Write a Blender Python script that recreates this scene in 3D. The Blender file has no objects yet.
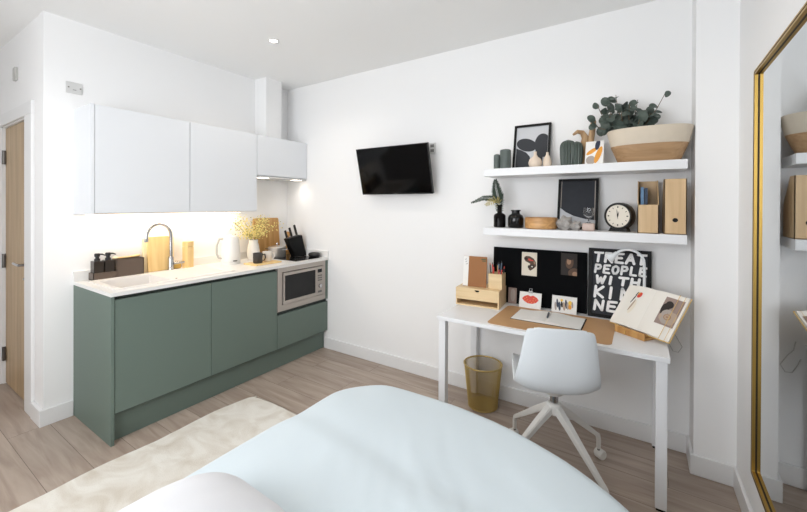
import bpy, bmesh, math, random
from mathutils import Vector, Matrix, noise
R = math.radians
PI = math.pi
random.seed(7)
sc = bpy.context.scene
C = sc.collection

# ------------------------------------------------------------------ materials
def lin(c):
    out = []
    for v in c[:3]:
        v = v / 255.0
        out.append(v / 12.92 if v <= .04045 else ((v + .055) / 1.055) ** 2.4)
    return (out[0], out[1], out[2], 1)

def mat(name, col, rough=.5, metal=0, spec=.5, bump=0, bscale=200, var=0, vscale=6, trans=0, ior=1.45, sheen=0, coat=0):
    m = bpy.data.materials.new(name); m.use_nodes = True
    nt = m.node_tree; b = nt.nodes['Principled BSDF']
    b.inputs['Base Color'].default_value = lin(col)
    b.inputs['Roughness'].default_value = rough
    b.inputs['Metallic'].default_value = metal
    b.inputs['Specular IOR Level'].default_value = spec
    b.inputs['Transmission Weight'].default_value = trans
    b.inputs['IOR'].default_value = ior
    if sheen: b.inputs['Sheen Weight'].default_value = sheen
    if coat: b.inputs['Coat Weight'].default_value = coat
    tc = nt.nodes.new('ShaderNodeTexCoord')
    if var:
        n = nt.nodes.new('ShaderNodeTexNoise'); n.inputs['Scale'].default_value = vscale; n.inputs['Detail'].default_value = 4
        nt.links.new(tc.outputs['Object'], n.inputs['Vector'])
        r = nt.nodes.new('ShaderNodeMixRGB'); c = lin(col)
        r.inputs[1].default_value = tuple(x * (1 - var) for x in c[:3]) + (1,)
        r.inputs[2].default_value = tuple(min(1, x * (1 + var)) for x in c[:3]) + (1,)
        nt.links.new(n.outputs['Fac'], r.inputs[0]); nt.links.new(r.outputs[0], b.inputs['Base Color'])
    if bump:
        n = nt.nodes.new('ShaderNodeTexNoise'); n.inputs['Scale'].default_value = bscale; n.inputs['Detail'].default_value = 3
        nt.links.new(tc.outputs['Object'], n.inputs['Vector'])
        bp = nt.nodes.new('ShaderNodeBump'); bp.inputs['Strength'].default_value = bump; bp.inputs['Distance'].default_value = .002
        nt.links.new(n.outputs['Fac'], bp.inputs['Height']); nt.links.new(bp.outputs['Normal'], b.inputs['Normal'])
    return m

def wood(name, c1, c2, axis='Z', scale=30, rough=.45, stretch=.06, contrast=(.35, .7)):
    m = bpy.data.materials.new(name); m.use_nodes = True
    nt = m.node_tree; b = nt.nodes['Principled BSDF']; b.inputs['Roughness'].default_value = rough
    tc = nt.nodes.new('ShaderNodeTexCoord'); mp = nt.nodes.new('ShaderNodeMapping')
    s = [1, 1, 1]; s['XYZ'.index(axis)] = stretch
    mp.inputs['Scale'].default_value = s
    nt.links.new(tc.outputs['Object'], mp.inputs['Vector'])
    n = nt.nodes.new('ShaderNodeTexNoise'); n.inputs['Scale'].default_value = scale; n.inputs['Detail'].default_value = 6; n.inputs['Distortion'].default_value = .6
    nt.links.new(mp.outputs[0], n.inputs['Vector'])
    r = nt.nodes.new('ShaderNodeValToRGB')
    r.color_ramp.elements[0].position = contrast[0]; r.color_ramp.elements[1].position = contrast[1]
    r.color_ramp.elements[0].color = lin(c1); r.color_ramp.elements[1].color = lin(c2)
    nt.links.new(n.outputs['Fac'], r.inputs[0]); nt.links.new(r.outputs[0], b.inputs['Base Color'])
    bp = nt.nodes.new('ShaderNodeBump'); bp.inputs['Strength'].default_value = .12; bp.inputs['Distance'].default_value = .001
    nt.links.new(n.outputs['Fac'], bp.inputs['Height']); nt.links.new(bp.outputs['Normal'], b.inputs['Normal'])
    return m

def emit(name, col, s):
    m = bpy.data.materials.new(name); m.use_nodes = True
    b = m.node_tree.nodes['Principled BSDF']
    b.inputs['Base Color'].default_value = (.8, .8, .8, 1)
    b.inputs['Emission Color'].default_value = lin(col); b.inputs['Emission Strength'].default_value = s
    return m

def floor_material():
    m = bpy.data.materials.new('oak laminate'); m.use_nodes = True
    nt = m.node_tree; L = nt.links; b = nt.nodes['Principled BSDF']; b.inputs['Roughness'].default_value = .42
    tc = nt.nodes.new('ShaderNodeTexCoord')
    br = nt.nodes.new('ShaderNodeTexBrick')
    br.inputs['Scale'].default_value = 1; br.inputs['Brick Width'].default_value = 1.28; br.inputs['Row Height'].default_value = .192
    br.inputs['Mortar Size'].default_value = .0012; br.offset = .37
    br.inputs['Color1'].default_value = (.35, .35, .35, 1); br.inputs['Color2'].default_value = (.65, .65, .65, 1); br.inputs['Mortar'].default_value = (0, 0, 0, 1)
    L.new(tc.outputs['Object'], br.inputs['Vector'])
    mp = nt.nodes.new('ShaderNodeMapping'); mp.inputs['Scale'].default_value = (.9, 9, 9)
    L.new(tc.outputs['Object'], mp.inputs['Vector'])
    add = nt.nodes.new('ShaderNodeVectorMath'); add.operation = 'ADD'
    sca = nt.nodes.new('ShaderNodeVectorMath'); sca.operation = 'SCALE'; sca.inputs['Scale'].default_value = 25
    L.new(br.outputs['Color'], sca.inputs[0]); L.new(mp.outputs[0], add.inputs[0]); L.new(sca.outputs[0], add.inputs[1])
    n = nt.nodes.new('ShaderNodeTexNoise'); n.inputs['Scale'].default_value = 2.4; n.inputs['Detail'].default_value = 8; n.inputs['Distortion'].default_value = .7
    L.new(add.outputs[0], n.inputs['Vector'])
    r = nt.nodes.new('ShaderNodeValToRGB'); r.color_ramp.elements[0].position = .3; r.color_ramp.elements[1].position = .72
    r.color_ramp.elements[0].color = lin(FLOOR1); r.color_ramp.elements[1].color = lin(FLOOR2)
    L.new(n.outputs['Fac'], r.inputs[0])
    hs = nt.nodes.new('ShaderNodeMixRGB'); hs.blend_type = 'OVERLAY'; hs.inputs[0].default_value = .22
    L.new(r.outputs[0], hs.inputs[1]); L.new(br.outputs['Color'], hs.inputs[2])
    mo = nt.nodes.new('ShaderNodeMixRGB'); mo.inputs[2].default_value = lin((98, 84, 74))
    L.new(br.outputs['Fac'], mo.inputs[0]); L.new(hs.outputs[0], mo.inputs[1])
    L.new(mo.outputs[0], b.inputs['Base Color'])
    bp = nt.nodes.new('ShaderNodeBump'); bp.inputs['Strength'].default_value = .15; bp.inputs['Distance'].default_value = .001
    L.new(n.outputs['Fac'], bp.inputs['Height']); L.new(bp.outputs[0], b.inputs['Normal'])
    return m

def rug_material():
    m = bpy.data.materials.new('cream pile'); m.use_nodes = True
    nt = m.node_tree; L = nt.links; b = nt.nodes['Principled BSDF']; b.inputs['Roughness'].default_value = .95; b.inputs['Specular IOR Level'].default_value = .1
    tc = nt.nodes.new('ShaderNodeTexCoord'); mp = nt.nodes.new('ShaderNodeMapping'); mp.inputs['Scale'].default_value = (1.0, 1.7, 1); mp.inputs['Rotation'].default_value = (0, 0, .9)
    L.new(tc.outputs['Object'], mp.inputs['Vector'])
    n = nt.nodes.new('ShaderNodeTexNoise'); n.inputs['Scale'].default_value = 3.2; n.inputs['Detail'].default_value = 5; n.inputs['Distortion'].default_value = 1.6
    L.new(mp.outputs[0], n.inputs['Vector'])
    r = nt.nodes.new('ShaderNodeValToRGB'); r.color_ramp.elements[0].position = .3; r.color_ramp.elements[1].position = .62
    r.color_ramp.elements[0].color = lin((208, 199, 186)); r.color_ramp.elements[1].color = lin((229, 225, 217))
    L.new(n.outputs['Fac'], r.inputs[0]); L.new(r.outputs[0], b.inputs['Base Color'])
    n2 = nt.nodes.new('ShaderNodeTexNoise'); n2.inputs['Scale'].default_value = 160; n2.inputs['Detail'].default_value = 4
    L.new(tc.outputs['Object'], n2.inputs['Vector'])
    bp = nt.nodes.new('ShaderNodeBump'); bp.inputs['Strength'].default_value = .6; bp.inputs['Distance'].default_value = .004
    L.new(n2.outputs['Fac'], bp.inputs['Height']); L.new(bp.outputs[0], b.inputs['Normal'])
    return m

FLOOR1, FLOOR2 = (150, 133, 120), (182, 167, 154)
M = dict(
    wall=mat('white wall paint', (238, 238, 238), .75, spec=.25, bump=.05, bscale=120),
    ceiling=mat('white ceiling paint', (238, 238, 237), .85, spec=.2),
    gloss=mat('white satin trim', (228, 228, 228), .4),
    floor=floor_material(), rug=rug_material(),
    green=mat('sage green laminate', (101, 116, 108), .5, bump=.03, bscale=60),
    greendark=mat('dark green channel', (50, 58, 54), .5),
    white=mat('white laminate', (222, 225, 229), .35),
    counter=mat('white worktop', (226, 225, 223), .3),
    sink=mat('white composite', (228, 225, 222), .35),
    steel=mat('warm stainless steel', (178, 170, 162), .38, metal=.55),
    pansteel=mat('polished pan steel', (212, 208, 204), .3, metal=.75), chrome=mat('chrome', (190, 190, 192), .15, metal=1),
    grey=mat('grey metal', (120, 118, 116), .4, metal=.8),
    bglass=mat('black glass', (8, 8, 9), .06),
    tvscreen=mat('television glass', (4, 4, 5), .08, spec=.22), black=mat('matt black', (10, 10, 11), .5, spec=.25),
    blackp=mat('black plastic', (24, 23, 23), .38),
    brown=mat('dark brown plastic', (98, 84, 74), .35),
    brownblk=mat('brown black glass', (48, 41, 36), .2),
    oakdoor=wood('oak veneer door', (166, 140, 106), (190, 164, 128), 'Z', 22),
    palewood=wood('pale beech', (226, 190, 128), (240, 210, 150), 'Z', 26),
    bleached=wood('bleached board', (238, 220, 178), (246, 232, 196), 'Z', 26),
    boardwood=wood('bamboo board', (176, 128, 72), (208, 164, 104), 'Z', 30),
    filewood=wood('oak veneer', (196, 164, 122), (214, 184, 142), 'Z', 28),
    boxwood=wood('birch ply', (214, 186, 142), (230, 206, 164), 'X', 26),
    trinket=wood('mango wood', (170, 122, 74), (214, 168, 112), 'X', 30),
    drift=wood('driftwood', (150, 118, 84), (204, 174, 136), 'Z', 26, rough=.8, stretch=.2),
    bowllow=wood('carved wood', (160, 126, 90), (184, 150, 112), 'X', 40, rough=.6),
    bowltop=mat('cream bowl glaze', (206, 194, 176), .6, var=.05, vscale=30),
    fabric=mat('pale blue cotton', (203, 214, 220), .85, spec=.15, bump=.15, bscale=300, sheen=.2),
    pillow=mat('white cotton', (214, 215, 219), .85, spec=.15, bump=.12, bscale=300, sheen=.2),
    mattress=mat('mattress ticking', (206, 206, 204), .9),
    bedbase=mat('grey upholstery', (120, 118, 116), .9),
    gapshade=mat('painted gap shade', (58, 46, 28), .5, metal=.4), gold=mat('brushed brass', (180, 147, 78), .36, metal=1, bump=.05, bscale=90),
    wiregold=mat('gold wire', (190, 164, 102), .45, metal=.5),
    mirror=mat('mirror silver', (206, 210, 212), .02, metal=1),
    desk=mat('white desk lacquer', (228, 229, 231), .35),
    chair=mat('white moulded plastic', (224, 228, 231), .38),
    chairleg=mat('white powder coat', (226, 224, 220), .4),
    leather=mat('tan leather', (186, 146, 104), .55, bump=.15, bscale=260, var=.05, vscale=12),
    felt=mat('black felt', (14, 15, 17), .95, spec=.1, bump=.2, bscale=400),
    brush=mat('white brush paint', (246, 246, 246), .7), paper=mat('white paper', (230, 229, 226), .8, spec=.2),
    cream=mat('cream paper', (228, 220, 204), .8, spec=.2),
    kraft=mat('brown kraft cover', (150, 102, 62), .7, bump=.08, bscale=200),
    charcoal=mat('charcoal print', (58, 60, 64), .7, spec=.3),
    chartone=mat('charcoal board', (52, 54, 59), .75, spec=.3, var=.12, vscale=30),
    artbg=mat('pale grey print', (196, 198, 202), .7, spec=.3),
    redp=mat('coral red', (214, 74, 60), .6), orange=mat('ochre print', (220, 152, 62), .7), navy=mat('navy print', (44, 52, 72), .7),
    yellow=mat('yellow print', (236, 196, 84), .7), greyp=mat('grey print', (166, 156, 148), .7), brownp=mat('brown print', (92, 70, 56), .7),
    tanp=mat('tan print', (160, 126, 100), .7), darkp=mat('dark brown print', (42, 36, 33), .7), blush=mat('mauve grey print', (150, 130, 122), .7),
    rose=mat('taupe print', (176, 156, 138), .7), bluep=mat('blue cover', (96, 128, 160), .6), dbluep=mat('dark blue', (40, 56, 78), .5),
    pencilred=mat('red lacquer', (206, 70, 58), .45), pencilblk=mat('black lacquer', (30, 29, 30), .45), pencilblue=mat('blue lacquer', (86, 112, 132), .45), pencilgold=mat('ochre lacquer', (196, 150, 84), .45),
    cerwhite=mat('white ceramic', (232, 228, 222), .35), cerbeige=mat('bone ceramic', (220, 204, 186), .6), cergreen=mat('green glaze', (70, 80, 74), .35, var=.15, vscale=40),
    cerdark=mat('slate green wax', (88, 97, 94), .6, var=.08, vscale=40), darkmug=mat('dark grey stoneware', (58, 54, 52), .5, var=.2, vscale=120), speckle=mat('speckled stoneware', (226, 220, 212), .5, var=.08, vscale=150),
    kettle=mat('white kettle plastic', (232, 230, 226), .3),
    smoke=mat('smoked black glass', (22, 20, 20), .05, trans=.35, ior=1.2), clear=mat('clear glass', (250, 250, 250), .02, trans=1, ior=1.3),
    stone=mat('grey quartz', (158, 154, 150), .4, var=.25, vscale=50), pinkstone=mat('blush quartz', (196, 174, 164), .4, var=.12, vscale=50),
    leaf=mat('eucalyptus green', (74, 85, 78), .55, var=.18, vscale=14), leafdark=mat('dark leaf', (52, 66, 54), .55), leafyel=mat('dry yellow leaf', (184, 168, 104), .6), stem=mat('brown stem', (104, 84, 60), .7),
    mimosa=mat('yellow blossom', (240, 224, 150), .8, var=.15, vscale=60), mimosag=mat('olive stem', (150, 144, 82), .7),
    berry=mat('red berry', (206, 60, 50), .4), dial=mat('ivory dial', (226, 218, 204), .5), hob=mat('hob glass', (10, 10, 11), .08), sponge=mat('yellow sponge', (236, 196, 110), .9),
    socket=mat('white socket plastic', (206, 206, 205), .4), socketdark=mat('socket slot', (120, 120, 120), .5), sensor=mat('grey plastic plate', (186, 185, 181), .5),
    brass=mat('steel hinge', (110, 106, 102), .35, metal=.9), inkblue=mat('pen blue', (48, 62, 78), .35), cable=mat('pale grey cable', (186, 186, 184), .5), page=mat('ivory pages', (231, 227, 219), .8, spec=.2), ochre=mat('ochre cover edge', (210, 174, 104), .7),
    led=emit('warm led', (255, 224, 186), 9), downlight=emit('downlight lens', (255, 244, 226), 14), hoodled=emit('hood lamp', (255, 240, 220), 6), display=mat('dark display', (16, 18, 22), .1), dgreen=mat('dark green print', (70, 84, 60), .7),
)

# ------------------------------------------------------------------ mesh builder
class MB:
    def __init__(s): s.bm = bmesh.new(); s.mats = []; s.cur = 0; s.X = None
    def m(s, material):
        if material not in s.mats: s.mats.append(material)
        s.cur = s.mats.index(material); return s
    def v(s, co):
        co = Vector(co)
        return s.bm.verts.new(s.X @ co if s.X else co)
    def f(s, vs):
        try: fc = s.bm.faces.new(vs)
        except ValueError: return None
        fc.material_index = s.cur; return fc
    def box(s, x0, y0, z0, x1, y1, z1, bev=0, seg=2, mx=None):
        tmp = bmesh.new(); bmesh.ops.create_cube(tmp, size=1)
        for v in tmp.verts: v.co = Vector(((x0 + x1) / 2 + v.co.x * (x1 - x0), (y0 + y1) / 2 + v.co.y * (y1 - y0), (z0 + z1) / 2 + v.co.z * (z1 - z0)))
        if bev: bmesh.ops.bevel(tmp, geom=tmp.edges[:], offset=bev, segments=seg, affect='EDGES', profile=.5)
        s.merge(tmp, mx); return s
    def merge(s, tmp, mx=None):
        mp = {}
        for v in tmp.verts: mp[v] = s.v(mx @ v.co if mx else v.co)
        for f in tmp.faces: s.f([mp[v] for v in f.verts])
        tmp.free()
    def lathe(s, prof, seg=32, c=(0, 0, 0), mx=None, sx=1, sy=1):
        rings = []
        for r, z in prof:
            if r < 1e-6: rings.append([s.v((mx @ Vector((0, 0, z)) if mx else Vector((0, 0, z))) + Vector(c))])
            else:
                ring = []
                for k in range(seg):
                    a = 2 * PI * k / seg; p = Vector((r * math.cos(a) * sx, r * math.sin(a) * sy, z))
                    ring.append(s.v((mx @ p if mx else p) + Vector(c)))
                rings.append(ring)
        for a, b in zip(rings, rings[1:]):
            for k in range(seg):
                k2 = (k + 1) % seg
                if len(a) == 1 and len(b) == 1: continue
                if len(a) == 1: s.f([a[0], b[k2], b[k]][::-1])
                elif len(b) == 1: s.f([a[k], a[k2], b[0]])
                else: s.f([a[k], a[k2], b[k2], b[k]])
        return s
    def tube(s, pts, r, seg=10, cap=True, sq=False, closed=False):
        pts = [Vector(p) for p in pts]; n = len(pts)
        rs = r if isinstance(r, (list, tuple)) else [r] * n
        t0 = (pts[1] - pts[0]).normalized()
        up = Vector((0, 0, 1)) if abs(t0.z) < .9 else Vector((1, 0, 0))
        nrm = (up - t0 * up.dot(t0)).normalized(); rings = []
        for i in range(n):
            if closed: t = (pts[(i + 1) % n] - pts[i - 1]).normalized()
            else: t = (pts[min(i + 1, n - 1)] - pts[max(i - 1, 0)]).normalized()
            nrm = (nrm - t * nrm.dot(t))
            nrm = nrm.normalized() if nrm.length > 1e-6 else t.orthogonal().normalized()
            bi = t.cross(nrm)
            rings.append([s.v(pts[i] + (nrm * math.cos(2 * PI * (k + (.5 if sq else 0)) / seg) + bi * math.sin(2 * PI * (k + (.5 if sq else 0)) / seg)) * rs[i]) for k in range(seg)])
        pairs = list(zip(rings, rings[1:])) + ([(rings[-1], rings[0])] if closed else [])
        for a, b in pairs:
            for k in range(seg):
                k2 = (k + 1) % seg; s.f([a[k], a[k2], b[k2], b[k]])
        if cap and not closed: s.f(rings[0][::-1]); s.f(rings[-1])
        return s
    def prism(s, poly, a, b, plane='XZ', mx=None):
        """poly: 2-D outline; extruded along the third axis from a to b"""
        def P(p, d):
            q = {'XZ': Vector((p[0], d, p[1])), 'YZ': Vector((d, p[0], p[1])), 'XY': Vector((p[0], p[1], d))}[plane]
            return mx @ q if mx else q
        A = [s.v(P(p, a)) for p in poly]; B = [s.v(P(p, b)) for p in poly]; n = len(poly)
        s.f(A); s.f(B[::-1])
        for k in range(n): s.f([A[k], B[k], B[(k + 1) % n], A[(k + 1) % n]])
        return s
    def ball(s, c, r, sub=2, sc3=(1, 1, 1), jit=0, mx=None):
        tmp = bmesh.new(); bmesh.ops.create_icosphere(tmp, subdivisions=sub, radius=r)
        for v in tmp.verts:
            k = 1 + (noise.noise(v.co * (1.7 / r) + Vector(c) * 9) * jit if jit else 0)
            v.co = Vector((v.co.x * sc3[0] * k, v.co.y * sc3[1] * k, v.co.z * sc3[2] * k)) if not mx else mx @ Vector((v.co.x * sc3[0] * k, v.co.y * sc3[1] * k, v.co.z * sc3[2] * k))
            v.co += Vector(c)
        s.merge(tmp); return s
    def torus(s, c, R0, r, seg=40, seg2=10, mx=None):
        pts = []
        for k in range(seg):
            a = 2 * PI * k / seg; p = Vector((R0 * math.cos(a), R0 * math.sin(a), 0))
            pts.append((mx @ p if mx else p) + Vector(c))
        return s.tube(pts, r, seg2, closed=True)

def ell(cx, cz, rx, rz, rot=0, n=28):
    out = []
    for k in range(n):
        a = 2 * PI * k / n; x = rx * math.cos(a); z = rz * math.sin(a)
        out.append((cx + x * math.cos(rot) - z * math.sin(rot), cz + x * math.sin(rot) + z * math.cos(rot)))
    return out
def rect(x0, z0, x1, z1): return [(x0, z0), (x1, z0), (x1, z1), (x0, z1)]
def rrect(x0, z0, x1, z1, r, n=6):
    out = []
    for cx, cz, a0 in ((x1 - r, z0 + r, -90), (x1 - r, z1 - r, 0), (x0 + r, z1 - r, 90), (x0 + r, z0 + r, 180)):
        for k in range(n + 1):
            a = R(a0 + 90 * k / n); out.append((cx + r * math.cos(a), cz + r * math.sin(a)))
    return out

def basis_of(o):
    mtx = o.matrix_basis.copy()
    while o.parent: o = o.parent; mtx = o.matrix_basis @ mtx
    return mtx

def obj(name, mb, material=None, parent=None, world=False, smooth=None):
    """link the builder as ONE mesh object; world=True when its coordinates are room coordinates"""
    bm = mb.bm
    bmesh.ops.recalc_face_normals(bm, faces=bm.faces[:])
    if world and parent is not None: bm.transform(basis_of(parent).inverted())
    me = bpy.data.meshes.new(name); bm.to_mesh(me); bm.free()
    ms = mb.mats or [material]
    for x in ms: me.materials.append(M[x])
    if smooth:
        for p in me.polygons: p.use_smooth = True
        if smooth is not True and smooth < 179: me.set_sharp_from_angle(angle=R(smooth))
    o = bpy.data.objects.new(name, me); C.objects.link(o)
    if parent is not None: o.parent = parent
    return o
def tag(o, label, cat, group=None):
    o['label'] = label; o['category'] = cat
    if group: o['group'] = group
    return o
def thing(name, label, cat, loc=(0, 0, 0), rot=(0, 0, 0), group=None):
    o = bpy.data.objects.new(name, None); C.objects.link(o)
    o.empty_display_size = .05
    o.location = loc; o.rotation_euler = (0, 0, rot) if not isinstance(rot, (tuple, list)) else rot
    return tag(o, label, cat, group)
def struct(name, mb, material, label=None, parent=None, smooth=None):
    o = obj(name, mb, material, parent, smooth=smooth, world=parent is not None)
    if parent is None:
        o['kind'] = 'structure'
        if label: o['label'] = label
    return o
def dup(root, loc, rot=None, label=None, group=None):
    r = root.copy(); C.objects.link(r); r.location = loc
    if rot is not None: r.rotation_euler = (0, 0, rot) if not isinstance(rot, (tuple, list)) else rot
    if label: r['label'] = label
    if group: r['group'] = group
    for ch in list(root.children):
        c = ch.copy(); C.objects.link(c); c.parent = r
        for g in list(ch.children):
            d = g.copy(); C.objects.link(d); d.parent = c
    return r

# ------------------------------------------------------------------ the room
H = 2.676
XR = 3.658           # wall beside the bed, carries the mirror
YF = -3.62           # window wall behind the camera
XL = -1.32
struct('floor', MB().box(XL - .1, YF - .1, -.1, XR + .1, .1, 0), 'floor', 'grey brown wood plank floor')
struct('ceiling', MB().box(XL - .1, YF - .1, H, XR + .1, .1, H + .1), 'ceiling', 'plain white ceiling')
struct('wall_back', MB().box(-.1, 0, 0, XR + .1, .1, H), 'wall', 'white wall behind the television and desk')
struct('wall_kitchen', MB().box(-.1, -1.95, 0, 0, 0, H), 'wall', 'white wall behind the kitchen units')
struct('wall_right', MB().box(XR, YF, 0, XR + .1, 0, H), 'wall', 'white wall carrying the mirror')
struct('wall_pier', MB().box(3.4826, -.1877, 0, XR, 0, H), 'wall', 'white boxed pier beside the shelves')
struct('wall_left', MB().box(XL - .1, YF, 0, XL, -1.95, H), 'wall', 'white hall wall')
DX0, DX1, DZ = -1.045, -.352, 2.05
w = MB(); w.box(XL, -1.95, 0, DX0, -1.85, H).box(DX1, -1.95, 0, -.1, -1.85, H).box(DX0, -1.95, DZ, DX1, -1.85, H).box(DX0, -1.87, 0, DX1, -1.85, DZ)
struct('wall_door', w, 'wall', 'white wall around the oak door')
WX0, WX1, WZ0, WZ1 = .7, 3.1, .75, 2.35
w = MB(); w.box(XL, YF - .12, 0, WX0, YF, H).box(WX1, YF - .12, 0, XR, YF, H).box(WX0, YF - .12, 0, WX1, YF, WZ0).box(WX0, YF - .12, WZ1, WX1, YF, H)
struct('wall_window', w, 'wall', 'white wall with the window')
wf = MB()
for x in (WX0, (WX0 + WX1) / 2 - .03, WX1 - .06): wf.box(x, YF - .1, WZ0, x + .06, YF - .04, WZ1)
wf.box(WX0, YF - .1, WZ0, WX1, YF - .04, WZ0 + .06).box(WX0, YF - .1, WZ1 - .06, WX1, YF - .04, WZ1)
wn = struct('window_1', wf, 'gloss', 'white framed window')
# boxed pipe duct above the short wall cabinet
struct('trim_duct', MB().box(0, -.402, 2.073, .172, -.22, H), 'wall', 'white boxed duct above the short wall cabinet')
# baseboards
def board(name, x0, y0, x1, y1, label):
    b = MB(); b.box(x0, y0, 0, x1, y1, .107, .004)
    struct(name, b, 'gloss', label)
board('baseboard_back', .57, -.015, 3.4826, 0, 'white baseboard under the television and desk')
board('baseboard_pier', 3.4676, -.2027, XR, -.1877, 'white baseboard round the pier')
board('baseboard_return', 3.4676, -.19, 3.4826, 0, 'white baseboard on the side of the pier')
board('baseboard_right', XR - .015, YF, XR, -.2027, 'white baseboard below the mirror')
board('baseboard_kitchen', 0, -1.972, .015, -1.802, 'white baseboard beside the green end panel')
board('baseboard_door', -.189, -1.972, 0, -1.95, 'white baseboard beside the door')
# door with frame and ironmongery
w = MB(); w.box(-1.02, -1.935, .008, -.377, -1.895, 2.03, .002)
d = struct('door_1', w, 'oakdoor', 'oak veneer door, closed')
w = MB()
w.box(DX0, -1.95, 0, -1.022, -1.875, DZ).box(-.375, -1.95, 0, DX1, -1.875, DZ).box(DX0, -1.95, 2.032, DX1, -1.875, DZ)
struct('door_frame', w, 'gloss', parent=d)
w = MB()
w.box(-1.12, -1.968, 0, -1.03, -1.95, 2.0405, .003).box(-.348, -1.968, 0, -.19, -1.95, 2.0405, .003).box(-1.12, -1.968, 2.041, -.19, -1.95, 2.13, .003)
struct('door_trim', w, 'gloss', parent=d)
w = MB(); w.lathe([(0, 0), (.026, 0), (.026, .008), (.010, .01), (.010, .045), (0, .045)], 20, (-.435, -1.935, 1.0), Matrix.Rotation(R(90), 3, 'X'))
w.tube([(-.43, -1.978, 1.0), (-.5, -1.978, 1.0), (-.565, -1.978, 1.003)], .009, 10)
struct('door_handle', w, 'chrome', parent=d, smooth=40)
w = MB(); w.lathe([(0, 0), (.024, 0), (.024, .008), (.008, .01), (.008, .02), (0, .02)], 20, (-.435, -1.935, .9), Matrix.Rotation(R(90), 3, 'X'))
struct('lock_escutcheon', w, 'chrome', parent=d, smooth=40)
for z in (1.8, .98, .24):
    w = MB(); w.tube([(-1.022, -1.945, z - .055), (-1.022, -1.945, z + .055)], .011, 10); w.box(-1.05, -1.947, z - .05, -1.0, -1.938, z + .05)
    struct('hinge', w, 'brass', parent=d)

# ------------------------------------------------------------------ kitchen: base units
T = thing('end_panel', 'sage green floor-standing end panel of the kitchen run', 'panel', (.31, -1.791, 0))
obj('panel', MB().box(0, -1.8, 0, .614, -1.782, .886, .001), 'green', T, True)
T = thing('plinth', 'dark green recessed plinth along the foot of the kitchen units', 'plinth', (.55, -.9, 0))
obj('plinth_board', MB().box(.54, -1.781, 0, .558, -.004, .17), 'green', T, True)
def base_cabinet(label, y0, y1, loc):
    T = thing('base_cabinet', label, 'cabinet', loc, group='green base cabinets')
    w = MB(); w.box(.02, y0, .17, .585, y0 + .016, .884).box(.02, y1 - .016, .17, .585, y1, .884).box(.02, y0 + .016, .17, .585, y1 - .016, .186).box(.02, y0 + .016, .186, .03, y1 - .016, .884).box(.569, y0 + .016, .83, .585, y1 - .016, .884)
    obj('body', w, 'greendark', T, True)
    obj('door', MB().box(.59, y0 + .0015, .183, .609, y1 - .0015, .862, .0015), 'green', T, True)
    return T
base_cabinet('wide sage green base cabinet under the sink, beside the end panel', -1.781, -1.192, (.3, -1.49, .17))
base_cabinet('sage green base cabinet under the mugs, between sink unit and microwave', -1.1915, -.612, (.3, -.9, .17))
T = thing('drawer_cabinet', 'sage green base unit with one drawer under the microwave', 'cabinet', (.3, -.31, .17))
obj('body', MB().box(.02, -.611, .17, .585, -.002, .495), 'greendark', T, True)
obj('drawer', MB().box(.59, -.6095, .183, .609, -.004, .474, .0015), 'green', T, True)
T = thing('filler_panel', 'narrow green filler strip between microwave and wall', 'panel', (.55, -.02, .5))
obj('strip', MB().box(.02, -.036, .497, .609, -.002, .885), 'green', T, True)
# microwave
T = thing('microwave', 'stainless built-in microwave with black window in the green units', 'microwave', (.4, -.32, .5))
obj('body', MB().box(.1, -.608, .497, .592, -.04, .885), 'steel', T, True)
w = MB()
X0, X1 = .592, .611
w.box(X0, -.6095, .507, X1, -.562, .884).box(X0, -.072, .507, X1, -.039, .884).box(X0, -.562, .507, X1, -.072, .556).box(X0, -.562, .842, X1, -.072, .884)
obj('surround', w, 'steel', T, True)
obj('gap', MB().box(X0, -.562, .556, .6, -.072, .842), 'black', T, True)
w = MB(); yw0, yw1, zw0, zw1 = -.54, -.178, .59, .812
w.box(.594, -.5555, .562, .622, -.166, zw0).box(.594, -.5555, zw1, .622, -.166, .836).box(.594, -.5555, zw0, .622, yw0, zw1).box(.594, yw1, zw0, .622, -.166, zw1)
dr = obj('door', w, 'steel', T, True)
obj('window_pane', MB().box(.6, yw0 - .002, zw0 - .002, .6185, yw1 + .002, zw1 + .002), 'bglass', dr, True)
cp = obj('control_panel', MB().box(.594, -.163, .562, .62, -.0785, .836, .002), 'steel', T, True)
obj('display', MB().box(.62, -.15, .778, .6215, -.095, .812), 'display', cp, True)
for k in range(6):
    z = .755 - (k // 2) * .022; y = -.148 + (k % 2) * .03
    obj('button', MB().box(.62, y, z - .012, .623, y + .024, z), 'grey', cp, True)
w = MB(); w.lathe([(0, 0), (.019, 0), (.018, .014), (.014, .017), (0, .017)], 24, (.62, -.121, .648), Matrix.Rotation(R(90), 3, 'Y'))
obj('dial_knob', w, 'chrome', cp, True, smooth=40)
obj('open_button', MB().box(.62, -.146, .585, .6225, -.096, .604, .001), 'grey', cp, True)
# worktop with sink cut-out
T = thing('worktop', 'white kitchen worktop with low upstand running to the corner', 'worktop', (.3, -.9, .886))
SX0, SX1, SY0, SY1 = .15, .525, -1.72, -1.40
w = MB(); z0, z1 = .886, .909
w.box(0, -1.802, z0, .622, SY0, z1).box(0, SY1, z0, .622, 0, z1).box(0, SY0, z0, SX0, SY1, z1).box(SX1, SY0, z0, .622, SY1, z1)
obj('worktop_slab', w, 'counter', T, True)
obj('upstand', MB().box(0, -1.802, .909, .016, 0, .974, .001), 'counter', T, True)
obj('upstand', MB().box(.016, -.016, .909, .622, 0, .974, .001), 'counter', T, True)
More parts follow.
